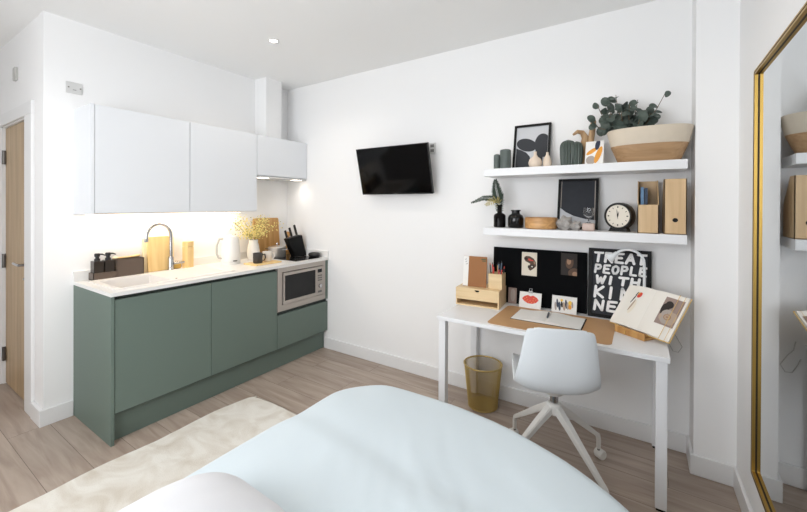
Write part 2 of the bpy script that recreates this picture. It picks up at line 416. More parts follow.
# inset sink
T = thing('inset_sink', 'white inset sink with grooved drainer set into the worktop', 'sink', (.33, -1.25, .909))
w = MB(); zr = .9145
RX0, RX1, RY0, RY1 = .105, .553, -1.755, -.97
w.box(RX0, RY0, .9092, RX1, SY0, zr).box(RX0, SY1, .9092, RX1, RY1, zr - .002).box(RX0, SY0, .9092, SX0, SY1, zr).box(SX1, SY0, .9092, RX1, SY1, zr)
w.box(RX0, SY1, zr - .002, RX0 + .02, RY1, zr).box(RX1 - .02, SY1, zr - .002, RX1, RY1, zr).box(RX0, RY1 - .02, zr - .002, RX1, RY1, zr)
obj('rim', w, 'sink', T, True)
w = MB(); t = .006
w.box(SX0, SY0, .745, SX1, SY1, .751).box(SX0, SY0, .745, SX0 + t, SY1, .909).box(SX1 - t, SY0, .745, SX1, SY1, .909).box(SX0, SY0, .745, SX1, SY0 + t, .909).box(SX0, SY1 - t, .745, SX1, SY1, .909)
obj('basin', w, 'sink', T, True)
w = MB()
for k in range(7): w.box(.17 + k * .045, -1.2, zr - .002, .185 + k * .045, -1.01, zr + .001, .0008)
obj('drainer_ribs', w, 'sink', T, True)
w = MB(); w.lathe([(0, 0), (.03, 0), (.032, .003), (.012, .005), (0, .005)], 24, (.33, -1.56, .751)); obj('plughole', w, 'chrome', T, True)
w = MB(); w.lathe([(0, 0), (.006, 0), (.006, .003), (0, .003)], 14, (.5, -1.38, zr)); obj('overflow_cover', w, 'grey', T, True)
# tap
T = thing('mixer_tap', 'chrome swan neck mixer tap standing behind the sink', 'tap', (.084, -1.222, .9125))
w = MB(); w.lathe([(0, 0), (.025, 0), (.025, .004), (.021, .008), (.0205, .10), (.016, .106), (0, .106)], 24); obj('tap_body', w, 'chrome', T, smooth=40)
dirv = Vector((.24, -.97, 0)).normalized(); pts = [Vector((0, 0, .1)), Vector((0, 0, .2)), Vector((0, 0, .27))]
for k in range(1, 15):
    a = PI * k / 14 * 1.03; pts.append(dirv * (.1 * (1 - math.cos(a))) + Vector((0, 0, .27 + .1 * math.sin(a))))
w = MB(); w.tube(pts, .0125, 12); e = pts[-1]; w.tube([e + Vector((0, 0, .002)), e + Vector((-.002, .0, -.022))], .0145, 12)
obj('spout', w, 'chrome', T, smooth=40)
w = MB(); w.tube([(.012, .015, .05), (.02, .05, .05), (.026, .09, .052)], [.012, .008, .0085], 10); obj('lever', w, 'chrome', T, smooth=40)
# hob
T = thing('hob', 'small black glass hob set into the worktop by the corner', 'hob', (.33, -.215, .909))
obj('hob_glass', MB().box(.10, -.37, .9092, .565, -.07, .915, .002), 'hob', T, True)
w = MB()
for x, r in ((.22, .07), (.42, .085)): w.torus((x, -.22, .9152), r, .0008, 48, 6)
obj('ring_marks', w, 'grey', T, True)

# ------------------------------------------------------------------ kitchen: wall units
def wall_cabinet(label, y0, y1, z0, z1, left_panel):
    T = thing('wall_cabinet', label, 'cabinet', (.15, (y0 + y1) / 2, z0), group='white wall cabinets')
    obj('body', MB().box(0, y0, z0 + .002, .29, y1, z1), 'white', T, True)
    obj('door', MB().box(.292, y0 + .0015 + (.018 if left_panel else 0), z0 + .004, .31, y1 - .0015, z1 - .001, .0012), 'white', T, True)
    if left_panel: obj('side_panel', MB().box(0, y0 - .0005, z0 - .006, .3115, y0 + .0165, z1 + .002), 'white', T, True)
    return T
wall_cabinet('tall white handleless wall cabinet at the open end of the run', -1.8, -1.192, 1.372, 2.071, True)
wall_cabinet('tall white handleless wall cabinet above the kettle', -1.19, -.6, 1.372, 2.071, False)
T = wall_cabinet('short white wall cabinet over the hob beside the room corner', -.598, -.004, 1.70, 2.071, False)
T = thing('cooker_hood', 'slim white cooker hood with lit lamps under the short wall cabinet', 'cooker hood', (.15, -.3, 1.684))
obj('hood_plate', MB().box(.01, -.592, 1.684, .308, -.012, 1.6995, .003), 'socket', T, True)
for y in (-.5, -.1): obj('hood_lamp', MB().box(.22, y - .045, 1.6825, .29, y + .045, 1.6845), 'hoodled', T, True)
T = thing('strip_light', 'warm light strip fixed under the tall wall cabinets', 'light strip', (.08, -1.2, 1.36))
obj('channel', MB().box(.06, -1.76, 1.362, .1, -.62, 1.372), 'socket', T, True)
obj('diffuser', MB().box(.064, -1.755, 1.3595, .096, -.625, 1.3622), 'led', T, True)

# ------------------------------------------------------------------ items on the worktop
ZC = .909
T = thing('sink_caddy', 'long dark brown caddy at the open end of the worktop', 'caddy', (.06, -1.56, ZC))
w = MB(); cx0, cx1 = .022, .105
w.box(cx0, -1.725, ZC, cx1, -1.42, ZC + .006).box(cx0, -1.725, ZC, cx0 + .004, -1.42, ZC + .05).box(cx1 - .004, -1.725, ZC, cx1, -1.59, ZC + .05).box(cx0, -1.725, ZC, cx1, -1.721, ZC + .05)
obj('tray', w, 'brown', T, True)
w = MB(); w.box(cx1 - .005, -1.59, ZC, cx1, -1.42, ZC + .128).box(cx0, -1.59, ZC, cx0 + .005, -1.42, ZC + .128).box(cx0, -1.425, ZC, cx1, -1.42, ZC + .128).box(cx0, -1.592, ZC, cx1, -1.587, ZC + .128)
obj('holder', w, 'brown', T, True)
def dispenser(loc, label):
    T = thing('soap_dispenser', label, 'soap dispenser', loc, group='soap dispensers in the caddy')
    obj('bottle', MB().box(-.034, -.028, 0, .034, .028, .124, .004), 'brownblk', T)
    w = MB(); w.lathe([(0, .124), (.017, .124), (.017, .138), (.011, .141), (.011, .152), (.016, .154), (.016, .172), (.012, .176), (0, .176)], 18)
    w.tube([(.0, 0, .17), (.03, .02, .17), (.044, .03, .163)], [.006, .0055, .004], 8); obj('pump', w, 'blackp', T, smooth=40)
    return T
D = dispenser((.063, -1.69, ZC + .0062), 'dark brown soap dispenser nearest the end panel in the brown caddy')
dup(D, (.063, -1.628, ZC + .0062), label='dark brown soap dispenser second from the end panel, against the taller holder')
T = thing('dish_brush', 'pale wooden dish brush lying along the top of the brown caddy', 'brush', (.06, -1.5, ZC + .129))
w = MB(); w.tube([(.0, -.1, .006), (0, 0, .008), (0, .07, .012)], [.006, .006, .009], 10); obj('handle', w, 'palewood', T, smooth=40)
w = MB(); w.ball((0, -.085, .010), .014, 2, (1, 1.3, .7)); obj('brush_head', w, 'bleached', T, smooth=True)
def leaning(name, label, cat, y0, y1, z1, x0, lean, th, material, r=.012, rotz=0, group=None):
    T = thing(name, label, cat, (x0, (y0 + y1) / 2, ZC + .001), (0, -lean, rotz), group)
    h = (y1 - y0) / 2
    w = MB(); w.prism(rrect(-h, 0, h, z1 - ZC, r), 0, th, 'YZ'); return T, w, h
T, w, h = leaning('chopping_board', 'bleached pale board leaning on the wall, rearmost behind the tap', 'chopping board', -1.40, -1.175, 1.168, .026, .03, .012, 'bleached', group='chopping boards')
obj('board', w, 'bleached', T)
T, w, h = leaning('chopping_board', 'pale yellow wood chopping board leaning behind the tap spout', 'chopping board', -1.372, -1.215, 1.178, .046, .07, .014, 'palewood', group='chopping boards')
obj('board', w, 'palewood', T)
T, w, h = leaning('chopping_board', 'large golden brown wooden board leaning behind the pan near the corner', 'chopping board', -.44, -.145, 1.296, .048, .08, .018, 'boardwood', .02, group='chopping boards')
obj('board', w, 'boardwood', T)
T = thing('wooden_canister', 'tall square pale wooden canister against the splashback', 'canister', (.085, -1.09, ZC + .0004), R(12))
obj('body', MB().box(-.03, -.03, 0, .03, .03, .175, .003), 'palewood', T)
obj('lid', MB().box(-.03, -.03, .177, .03, .03, .218, .003), 'palewood', T)
o = tag(obj('sponge', MB().box(-.022, -.03, 0, .022, .03, .045, .012, 3), 'sponge', smooth=True), 'small yellow sponge beside the foot of the tap', 'sponge'); o.location = (.045, -1.16, ZC + .001)
# kettle
T = thing('kettle', 'white electric kettle on its base in front of the splashback', 'kettle', (.17, -.765, ZC), R(-8))
w = MB(); w.lathe([(0, 0), (.078, 0), (.08, .008), (.078, .02), (0, .02)], 36); obj('power_base', w, 'kettle', T, smooth=40)
w = MB(); w.lathe([(0, .022), (.078, .022), (.08, .03), (.077, .12), (.07, .2), (.066, .226), (.06, .232), (0, .232)], 40); obj('body', w, 'kettle', T, smooth=50)
w = MB(); w.lathe([(.058, .232), (.056, .242), (.02, .248), (.012, .256), (0, .258)], 32); obj('lid', w, 'kettle', T, smooth=40)
w = MB(); w.tube([(0, -.06, .225), (0, -.1, .222), (0, -.122, .17), (0, -.122, .1), (0, -.105, .06), (0, -.074, .05)], [.009, .010, .010, .009, .008, .007], 10); obj('handle', w, 'sensor', T, smooth=60)
w = MB(); w.prism([(.045, .195), (.09, .222), (.045, .23)], -.018, .018, 'YZ'); obj('spout', w, 'kettle', T)
obj('switch', MB().box(.07, -.015, .026, .086, .02, .036, .002), 'grey', T)
# vase with mimosa
T = thing('ribbed_vase', 'white ceramic vase holding yellow blossom', 'vase', (.125, -.505, ZC))
prof = [(0, 0), (.042, 0), (.052, .02), (.058, .07), (.05, .13), (.04, .165), (.042, .19), (.038, .19), (.035, .165), (.044, .13), (.05, .07), (.044, .02), (0, .012)]
w = MB(); w.lathe(prof, 36); obj('vase_body', w, 'cerwhite', T, smooth=50)
T = thing('mimosa_bouquet', 'loose bunch of yellow blossom standing in the white vase', 'flowers', (.125, -.505, ZC + .02))
rnd = random.Random(3)
for k in range(11):
    a = 2 * PI * k / 11 + rnd.uniform(-.3, .3); sp = rnd.uniform(.11, .3) ; ht = rnd.uniform(.31, .405)
    dx, dy = max(-.05, sp * math.cos(a) * .8), sp * math.sin(a) * (1.05 if math.sin(a) < 0 else .9)
    if dx < -.03: sp *= .6
    P = [Vector((0.006 * math.cos(a), .006 * math.sin(a), .0)), Vector((dx * .1, dy * .1, .16)), Vector((dx * .55, dy * .55, .16 + (ht - .16) * .55)), Vector((dx, dy, ht))]
    w = MB(); w.tube(P, [.0022, .002, .0017, .001], 6); s_ = obj('sprig', w, 'mimosag', T)
    b = MB()
    for j in range(80):
        t = rnd.uniform(.15, 1); q = P[1].lerp(P[2], t * 1.6) if t < .62 else P[2].lerp(P[3], (t - .62) / .38)
        r_ = rnd.uniform(.003, .0068); spd = .034 * (1.2 - abs(t - .6))
        q = q + Vector((rnd.gauss(0, spd * .7), rnd.gauss(0, spd), rnd.gauss(0, spd)))
        q.x = max(q.x, -.1)
        if q.z < .18: continue
        b.m('mimosa' if rnd.random() < .8 else 'mimosag').ball(q, r_, 1)
    obj('blossoms', b, None, s_)
# pan on the hob
T = thing('saucepan', 'small stainless steel saucepan with lid on the hob', 'saucepan', (.2, -.29, .9155), R(20))
w = MB(); w.lathe([(0, 0), (.078, 0), (.083, .006), (.083, .092), (.086, .096), (0, .096)], 40); obj('pan', w, 'pansteel', T, smooth=40)
w = MB(); w.lathe([(.084, .0965), (.082, .102), (.03, .112), (0, .114)], 40); ld = obj('lid', w, 'pansteel', T, smooth=40)
w = MB(); w.lathe([(0, .113), (.006, .113), (.006, .126), (.013, .13), (.012, .138), (0, .141)], 20); obj('knob', w, 'chrome', ld, smooth=40)
for s in (-1, 1):
    w = MB(); w.tube([(s * .08, -.028, .075), (s * .115, -.024, .08), (s * .115, .024, .08), (s * .08, .028, .075)], .005, 8); obj('handle', w, 'chrome', T, smooth=60)
# mill
T = thing('pepper_mill', 'slim brown wooden mill standing between pan and knife block', 'mill', (.11, -.085, .9102))
w = MB(); w.lathe([(0, 0), (.024, 0), (.026, .02), (.02, .08), (.022, .15), (.024, .175), (.016, .182), (0, .182)], 24); obj('mill_body', w, 'boardwood', T, smooth=50)
w = MB(); w.lathe([(0, .182), (.018, .184), (.024, .2), (.022, .225), (.01, .24), (0, .242)], 24); obj('crank_top', w, 'boardwood', T, smooth=50)
# knife block: a slab leaning towards the pan on its wedge foot
kx, ky0, ky1, kz = .29, -.178, -.018, .9102
sh = -.062   # lean of the top edge
T = thing('knife_block', 'black slanted knife block with three knives beside the corner', 'knife block', (kx, -.12, kz))
w = MB(); w.prism([(ky0 + .012, kz), (ky1, kz), (ky1 + sh, kz + .215), (ky0 + sh - .02, kz + .185)], kx - .035, kx + .035, 'YZ')
bmesh.ops.bevel(w.bm, geom=w.bm.edges[:], offset=.004, segments=2, affect='EDGES')
obj('block', w, 'black', T, True)
for i, (t, ln, lab) in enumerate(((.1, .085, 'black handled knife standing lowest in the knife block, nearest the pan'), (.42, .1, 'black handled knife in the middle slot of the knife block'), (.78, .115, 'black handled knife standing highest in the knife block, nearest the corner'))):
    y = (ky0 + sh - .02) + t * (ky1 - ky0 + .02); z = kz + .185 + t * .03
    T = thing('kitchen_knife', lab, 'knife', (kx, y, z + .001), (R(18), 0, 0), 'knives in the block')
    w = MB(); w.box(-.007, -.011, .01, .007, .011, ln, .004); obj('handle', w, 'blackp', T, smooth=60)
    obj('bolster', MB().box(-.006, -.009, 0, .006, .009, .0098), 'grey', T)
T = thing('spoon_rest', 'low black oval dish at the end of the worktop by the wall', 'dish', (.505, -.085, ZC))
w = MB(); w.lathe([(0, 0), (.035, 0), (.05, .01), (.058, .026), (.054, .042), (.04, .05), (.03, .047), (0, .043)], 32, sx=1.15, sy=.9); obj('dish_body', w, 'blackp', T, smooth=60)
# board with mugs
T = thing('serving_board', 'thin wooden serving board under the two mugs', 'serving board', (.405, -.605, ZC + .0005))
w = MB(); w.box(-.088, -.135, 0, .088, .135, .012, .004); obj('board', w, 'palewood', T)
def mug(loc, label, material, rz):
    T = thing('mug', label, 'mug', loc, rz, 'mugs on the serving board')
    w = MB(); w.lathe([(0, 0), (.034, 0), (.0395, .006), (.0405, .088), (.038, .088), (.036, .01), (0, .008)], 32); obj('cup', w, material, T, smooth=50)
    w = MB(); w.tube([(.039, 0, .07), (.06, 0, .072), (.066, 0, .045), (.058, 0, .022), (.039, 0, .02)], .0055, 8); obj('handle', w, material, T, smooth=60)
mug((.415, -.665, ZC + .0128), 'dark charcoal stoneware mug on the serving board', 'darkmug', R(70))
mug((.39, -.55, ZC + .0128), 'pale speckled stoneware mug on the serving board', 'speckle', R(70))

# ------------------------------------------------------------------ plates on the walls, ceiling lights
T = thing('blank_plate', 'white double wall plate above the tall wall cabinet', 'wall plate', (.0, -1.797, 2.218))
obj('plate', MB().box(0, -1.842, 2.18, .008, -1.755, 2.256, .003), 'socket', T, True)
for y in (-1.828, -1.766):
    w = MB(); w.lathe([(0, 0), (.0045, 0), (.0045, .002), (0, .002)], 12, (.0085, y, 2.219), Matrix.Rotation(R(90), 3, 'Y')); obj('screw', w, 'grey', T, True)
obj('switch_slot', MB().box(.008, -1.806, 2.203, .0095, -1.788, 2.207), 'socketdark', T, True)
T = thing('grey_plate', 'small grey plate high on the wall above the oak door', 'wall plate', (-.65, -1.95, 2.38))  # plain plate of unknown use, not known to be a switch
w = MB(); w.prism(rrect(-.66, 2.335, -.585, 2.43, .012), -1.965, -1.95, 'XZ'); obj('plate', w, 'sensor', T)
T.location = (0, 0, 0)
T = thing('wall_socket', 'white double socket plate partly hidden behind the television', 'socket', (1.78, 0, 1.9))
obj('plate', MB().box(1.735, -.009, 1.862, 1.821, 0, 1.95, .003), 'socket', T, True)
for z in (1.925, 1.885): obj('outlet', MB().box(1.772, -.0105, z - .012, 1.806, -.0085, z + .012), 'socketdark', T, True)
for x, y, lab in ((.895, -.879, 'round recessed downlight in the ceiling in front of the television'), (2.68, -.88, 'round recessed downlight in the ceiling above the desk chair'), (.895, -2.55, 'round recessed downlight in the ceiling over the hall side'), (2.68, -2.45, 'round recessed downlight in the ceiling above the bed pillow')):
    T = thing('downlight', lab, 'downlight', (x, y, H), group='recessed downlights')
    w = MB(); w.lathe([(.026, -.001), (.042, -.001), (.044, -.004), (.03, -.006), (.026, -.001)], 32); obj('bezel', w, 'gloss', T, smooth=40)
    w = MB(); w.lathe([(0, -.0025), (.028, -.0025), (.028, -.0005), (0, -.0005)], 32); obj('lens', w, 'downlight', T)

# ------------------------------------------------------------------ television
T = thing('television', 'flat black television tilted down on a wall bracket', 'television', (1.486, -.145, 1.724), (R(14), 0, 0))
obj('casing', MB().box(-.357, .006, -.203, .357, .03, .203, .003), 'blackp', T)
obj('rear_housing', MB().box(-.22, .03, -.13, .22, .05, .12, .008), 'blackp', T)
w = MB(); t = .007
w.box(-.357, 0, -.203, .357, .008, -.203 + .012).box(-.357, 0, .203 - t, .357, .008, .203).box(-.357, 0, -.203, -.357 + t, .008, .203).box(.357 - t, 0, -.203, .357, .008, .203)
obj('bezel', w, 'black', T)
obj('screen', MB().box(-.351, .0015, -.192, .351, .0075, .197), 'tvscreen', T)
w = MB(); w.box(-.02, -.0008, -.1995, .02, .0004, -.1945); obj('badge', w, 'grey', T)
w = MB(); w.box(.19, -.0008, -.1995, .2, .0004, -.1955); obj('standby_light', w, 'grey', T)
w = MB(); w.box(1.445, -.118, 1.69, 1.545, -.012, 1.73).box(1.4, -.014, 1.62, 1.59, -.001, 1.8); obj('bracket', w, 'black', T, True)

# ------------------------------------------------------------------ floating shelves
SH0, SH1, SHD = 2.327, 3.445, -.26
ZT, ZL = 1.6853, 1.2836
def shelf(label, z):
    T = thing('floating_shelf', label, 'shelf', ((SH0 + SH1) / 2, SHD / 2, z), group='white floating shelves')
    obj('shelf_board', MB().box(SH0, SHD, z - .0505, SH1, 0, z, .002), 'desk', T, True)
shelf('thick white floating shelf, upper one with cactus and bowl', ZT)
shelf('thick white floating shelf, lower one with clock and files', ZL)

def frame_thing(name, label, cat, x, y, z, wd, ht, lean, fw, art, group=None, depth=.018):
    """picture frame standing at (x, y, z), leaning back; art(mb layer builder) draws in local X/Z"""
    T = thing(name, label, cat, (x, y, z), (-lean, 0, 0), group)
    w = MB(); a = wd / 2
    w.box(-a, -depth, 0, a, 0, fw).box(-a, -depth, ht - fw, a, 0, ht).box(-a, -depth, fw, -a + fw, 0, ht - fw).box(a - fw, -depth, fw, a, 0, ht - fw)
    obj('frame', w, 'black', T)
    obj('backing', MB().box(-a + fw, -.006, fw, a - fw, -.001, ht - fw), art[0], T)
    w = MB()
    for i, (mt, poly) in enumerate(art[1]):
        w.m(mt).prism(poly, -.0062 - .0006 * (i + 1), -.006, 'XZ')
    if art[1]: obj('print', w, None, T)
    return T
def clip(poly, x0, z0, x1, z1):
    def cut(ps, ins, inter):
        out = []
        for i in range(len(ps)):
            a, b = ps[i - 1], ps[i]
            if ins(b):
                if not ins(a): out.append(inter(a, b))
                out.append(b)
            elif ins(a): out.append(inter(a, b))
        return out
    def ix(c): return lambda a, b: (c, a[1] + (b[1] - a[1]) * (c - a[0]) / (b[0] - a[0]))
    def iz(c): return lambda a, b: (a[0] + (b[0] - a[0]) * (c - a[1]) / (b[1] - a[1]), c)
    poly = cut(poly, lambda p: p[0] >= x0, ix(x0)); poly = cut(poly, lambda p: p[0] <= x1, ix(x1))
    poly = cut(poly, lambda p: p[1] >= z0, iz(z0)); poly = cut(poly, lambda p: p[1] <= z1, iz(z1))
    return poly
# framed abstract print on the top shelf
fx, fz = .105, .29
ar = [('charcoal', clip(ell(-.035, .175, .072, .045, -.35), -fx, .014, fx, fz)),
      ('charcoal', clip([(-.105, .014), (-.01, .014), (.0, .05), (-.01, .09), (-.035, .12), (-.07, .14), (-.105, .155)], -fx, .014, fx, fz)),
      ('charcoal', clip(ell(.075, .165, .055, .085, .12), -fx, .014, fx, fz)),
      ('charcoal', clip(ell(.05, .085, .026, .06, .1), -fx, .014, fx, fz))]
frame_thing('picture_frame', 'black framed print of rounded charcoal shapes leaning on the upper shelf', 'picture', 2.599, -.085, ZT + .001, .246, .322, .2, .014, ('artbg', ar), 'black picture frames')
fx = .106
wave = [(-.106, .014), (.106, .014), (.106, .06), (.05, .066), (-.02, .085), (-.07, .11), (-.106, .14)]
frame_thing('picture_frame', 'black framed dark print with pale curved foot, leaning on the lower shelf', 'picture', 2.892, -.085, ZL + .001, .24, .332, .2, .014, ('chartone', [('artbg', wave), ('greyp', rect(.098, .06, .103, .318)), ('greyp', rect(-.103, .14, -.099, .318))]), 'black picture frames')

def candle(x, r, h, lab):
    T = thing('pillar_candle', lab, 'candle', (x, -.165, ZT), group='slate green pillars on the upper shelf')
    w = MB(); w.lathe([(0, 0), (r, 0), (r, h * .52), (r - .0012, h * .53), (r - .0012, h * .545), (r, h * .555), (r, h - .008), (r - .004, h - .002), (r - .009, h), (0, h)], 32); obj('pillar_body', w, 'cerdark', T, smooth=40)
    w = MB(); w.tube([(0, 0, h - .0005), (.001, 0, h + .006)], .0012, 6); obj('wick', w, 'stem', T)
candle(2.388, .022, .108, 'shorter of the two slate green pillars, at the end of the upper shelf')
candle(2.448, .037, .137, 'taller of the two slate green pillars, next to the framed charcoal print')
T = thing('bud_vase', 'round cream bud vase in front of the charcoal print', 'vase', (2.652, -.185, ZT), group='cream bud vases')
w = MB(); w.lathe([(0, 0), (.022, 0), (.038, .012), (.043, .032), (.036, .055), (.016, .072), (.009, .085), (.010, .105), (.007, .105), (.006, .085), (0, .07)], 32); obj('vase_body', w, 'cerbeige', T, smooth=60)
T = thing('bud_vase', 'slim cream bud vase between the round bud vase and the cactus', 'vase', (2.726, -.175, ZT), group='cream bud vases')
w = MB(); w.lathe([(0, 0), (.018, 0), (.026, .015), (.027, .035), (.02, .062), (.009, .08), (.007, .098), (.005, .098), (.004, .08), (0, .07)], 32); obj('vase_body', w, 'cerbeige', T, smooth=60)
# ceramic cactus
T = thing('ceramic_cactus', 'dark green ribbed ceramic cactus on the upper shelf', 'ornament', (2.862, -.15, ZT))
def ribbed(cx, r, h, n, dz=0):
    w = MB(); rings = []; seg = n * 6
    for i in range(15):
        t = i / 14; z = h * t
        rr = r * (.86 + .16 * math.sin(min(1, t * 1.3) * PI * .6)) * (1 if t < .72 else math.sqrt(max(0, 1 - ((t - .72) / .28) ** 2)))
        rings.append((rr, z))
    vr = []
    for rr, z in rings:
        if rr < 1e-5: vr.append([w.v((cx, 0, z + dz))]); continue
        vr.append([w.v((cx + rr * (1 + .1 * math.cos(n * 2 * PI * k / seg)) * math.cos(2 * PI * k / seg), rr * (1 + .1 * math.cos(n * 2 * PI * k / seg)) * math.sin(2 * PI * k / seg), z + dz)) for k in range(seg)])
    w.f(vr[0][::-1])
    for a, b in zip(vr, vr[1:]):
        for k in range(seg):
            k2 = (k + 1) % seg
            if len(b) == 1: w.f([a[k], a[k2], b[0]])
            else: w.f([a[k], a[k2], b[k2], b[k]])
    return w
obj('lobe', ribbed(-.016, .044, .172, 16), 'cergreen', T, smooth=True)
obj('lobe', ribbed(.034, .034, .158, 13), 'cergreen', T, smooth=True)
# driftwood
T = thing('driftwood', 'pale twisted driftwood branch behind the cactus and print card', 'driftwood', (2.925, -.1, ZT))
w = MB(); P = [(-.002, 0, 0), (-.002, 0, .07), (.008, 0, .14), (.014, 0, .185), (-.004, 0, .218), (-.03, -.01, .224), (-.056, -.012, .206)]
w.tube(P, [.026, .025, .022, .021, .016, .013, .007], 10); obj('branch', w, 'drift', T, smooth=True)
w = MB(); w.tube([(.02, 0, .05), (.04, .004, .13), (.052, .006, .21), (.06, .002, .28), (.064, 0, .3)], [.02, .019, .018, .016, .007], 10); obj('branch', w, 'drift', T, smooth=True)
# print card
T = thing('print_canvas', 'small white card with orange leaves and grey disc on the upper shelf', 'print', (2.998, -.205, ZT + .001), (-.26, 0, R(-4)))
obj('canvas', MB().box(-.05, 0, 0, .05, .014, .15, .001), 'paper', T)
w = MB(); w.m('greyp').prism(clip(ell(-.018, .028, .026, .028), -.049, .001, .049, .149), -.0006, 0)
w.m('orange').prism(clip(ell(-.014, .085, .012, .036, -.95), -.049, .001, .049, .149), -.0008, 0).prism(clip(ell(.022, .06, .015, .055, -.3), -.049, .001, .049, .149), -.001, 0)
w.m('navy').prism(clip(ell(.016, .125, .013, .034, -.15), -.049, .001, .049, .149), -.0012, 0); obj('print', w, None, T)
# long bowl
T = thing('oblong_bowl', 'large oblong bowl, cream above carved wood below, at the end of the upper shelf', 'bowl', (3.272, -.148, ZT))
def oval(a, b, n=56, p=2.4):
    out = []
    for k in range(n):
        t = 2 * PI * k / n; c, s = math.cos(t), math.sin(t)
        out.append((a * math.copysign(abs(c) ** (2 / p), c), b * math.copysign(abs(s) ** (2 / p), s)))
    return out
def loft(layers, n=56):
    w = MB(); rings = [[w.v((x, y, z)) for x, y in oval(a, b, n)] for a, b, z in layers]
    for A, B in zip(rings, rings[1:]):
        for k in range(n): w.f([A[k], A[(k + 1) % n], B[(k + 1) % n], B[k]])
    w.f(rings[0][::-1]); w.f(rings[-1]); return w
obj('lower_body', loft([(.145, .075, 0), (.15, .08, .004), (.188, .112, .098), (.18, .105, .098), (.143, .074, .012)]), 'bowllow', T, smooth=50)
obj('rim_band', loft([(.180, .105, .0985), (.188, .112, .0985), (.2085, .128, .187), (.204, .125, .192), (.198, .12, .187), (.176, .1, .1)]), 'bowltop', T, smooth=50)
T = thing('eucalyptus', 'bunch of round grey green leaves spilling from the oblong bowl', 'plant', (3.16, -.13, ZT + .1))
rnd = random.Random(11)
tips = [(-.15, .02, .27), (-.13, -.05, .22), (-.1, .03, .30), (-.05, -.04, .31), (0.0, .02, .27), (.02, -.06, .24), (.06, .02, .28), (.1, -.04, .2), (.13, .0, .2), (.19, -.03, .285), (-.17, -.03, .17), (-.08, -.08, .18), (.08, -.09, .17), (.13, -.07, .17), (-.02, -.09, .2)]
for i, tp in enumerate(tips):
    P = [Vector((.04 + tp[0] * .1, 0, .02)), Vector((.02 + tp[0] * .35, tp[1] * .4, .1)), Vector((tp[0] * .8, tp[1] * .8, tp[2] * .72)), Vector(tp)]
    w = MB(); w.tube(P, [.003, .0026, .002, .0014], 6); st = obj('twig', w, 'stem', T)
    b = MB(); nl = 9
    for j in range(nl):
        t = .12 + .88 * (j + .5) / nl
        if tp[0] > .18 and j % 3 != 2: continue
        q = P[1].lerp(P[2], (t - .0) / .6) if t < .6 else P[2].lerp(P[3], (t - .6) / .4)
        rr = rnd.uniform(.025, .041) * (1.05 - .3 * t)
        n_ = Vector((rnd.uniform(-.8, .8), rnd.uniform(-1.2, -.1), rnd.uniform(-.4, .9))).normalized()
        u = n_.orthogonal().normalized(); u = Matrix.Rotation(rnd.uniform(0, 6.28), 3, n_) @ u; v2 = n_.cross(u)
        c = q + u * rr * .95
        c.z = max(c.z, .108)
        ring = [b.v(c + u * rr * math.cos(2 * PI * k / 12) + v2 * rr * .86 * math.sin(2 * PI * k / 12) - n_ * .004 * math.cos(4 * PI * k / 12)) for k in range(12)]
        ce = b.v(c + n_ * .003)
        for k in range(12): b.f([ring[k], ring[(k + 1) % 12], ce])
    obj('leaves', b, 'leaf', st)

# ------------------------------------------------------------------ lower shelf
T = thing('bottle_vase', 'black glass bottle vase holding dried leaves on the lower shelf', 'vase', (2.408, -.16, ZL))
w = MB(); w.lathe([(0, 0), (.036, 0), (.041, .004), (.041, .078), (.036, .09), (.018, .1), (.015, .106), (.015, .146), (.023, .153), (.023, .156), (.012, .154), (.012, .104), (.032, .088), (.037, .076), (.037, .008), (0, .006)], 36); obj('vase_body', w, 'smoke', T, smooth=50)
T = thing('palm_sprig', 'dried dark palm sprig fanning from the black bottle vase', 'dried leaf', (2.408, -.16, ZL + .02))
def frond(P, wid, n, material, droop=.25):
    w = MB(); P = [Vector(p) for p in P]
    def at(t):
        t *= len(P) - 1; i = min(int(t), len(P) - 2); return P[i].lerp(P[i + 1], t - i)
    w.tube([at(k / 8) for k in range(9)], .0022, 6)
    for k in range(n):
        t = .12 + .86 * k / (n - 1); q = at(t); d = (at(min(1, t + .05)) - at(max(0, t - .05))).normalized()
        sd = d.cross(Vector((0, -1, .15))).normalized(); ln = wid * (math.sin(PI * (.15 + .8 * t)) * .9 + .1)
        for s in (-1, 1):
            tipp = q + (sd * s * .95 + d * .55).normalized() * ln + Vector((0, rnd.uniform(-.01, .01), -droop * ln * .3))
            mid = q.lerp(tipp, .45) ; o_ = d * (.006 if n > 20 else .0035)
            a = [w.v(q - o_ * .4), w.v(mid - o_), w.v(tipp), w.v(mid + o_ + Vector((0, -.003, 0)))]
            w.f(a)
    return w
obj('frond', frond([(0, 0, .02), (-.004, 0, .15), (-.012, .0, .19), (-.024, -.005, .25), (-.03, -.008, .315)], .05, 36, 0, 0), 'leafdark', T)
obj('frond', frond([(0, 0, .02), (-.003, 0, .15), (-.03, -.01, .182), (-.11, -.02, .186), (-.2, -.03, .15)], .03, 36, 0), 'leafdark', T)
obj('frond', frond([(0, 0, .02), (-.003, -.006, .15), (-.02, -.02, .172), (-.06, -.03, .158), (-.09, -.035, .135)], .04, 12, 0), 'leafyel', T)
T = thing('round_jar', 'squat black jar with short neck beside the bottle vase', 'jar', (2.517, -.15, ZL))
w = MB(); w.lathe([(0, 0), (.045, 0), (.052, .006), (.052, .066), (.046, .084), (.03, .094), (.027, .1), (.027, .112), (.033, .115), (.033, .122), (.026, .122), (.024, .1), (.044, .08), (.047, .01), (0, .008)], 40); obj('jar_body', w, 'bglass', T, smooth=50)
T = thing('wooden_trinket_bowl', 'low round wooden bowl on the lower shelf', 'bowl', (2.683, -.15, ZL))
w = MB(); w.lathe([(0, 0), (.092, 0), (.1, .006), (.102, .07), (.1, .074), (.095, .074), (.09, .012), (0, .01)], 48); obj('bowl_body', w, 'trinket', T, smooth=50)
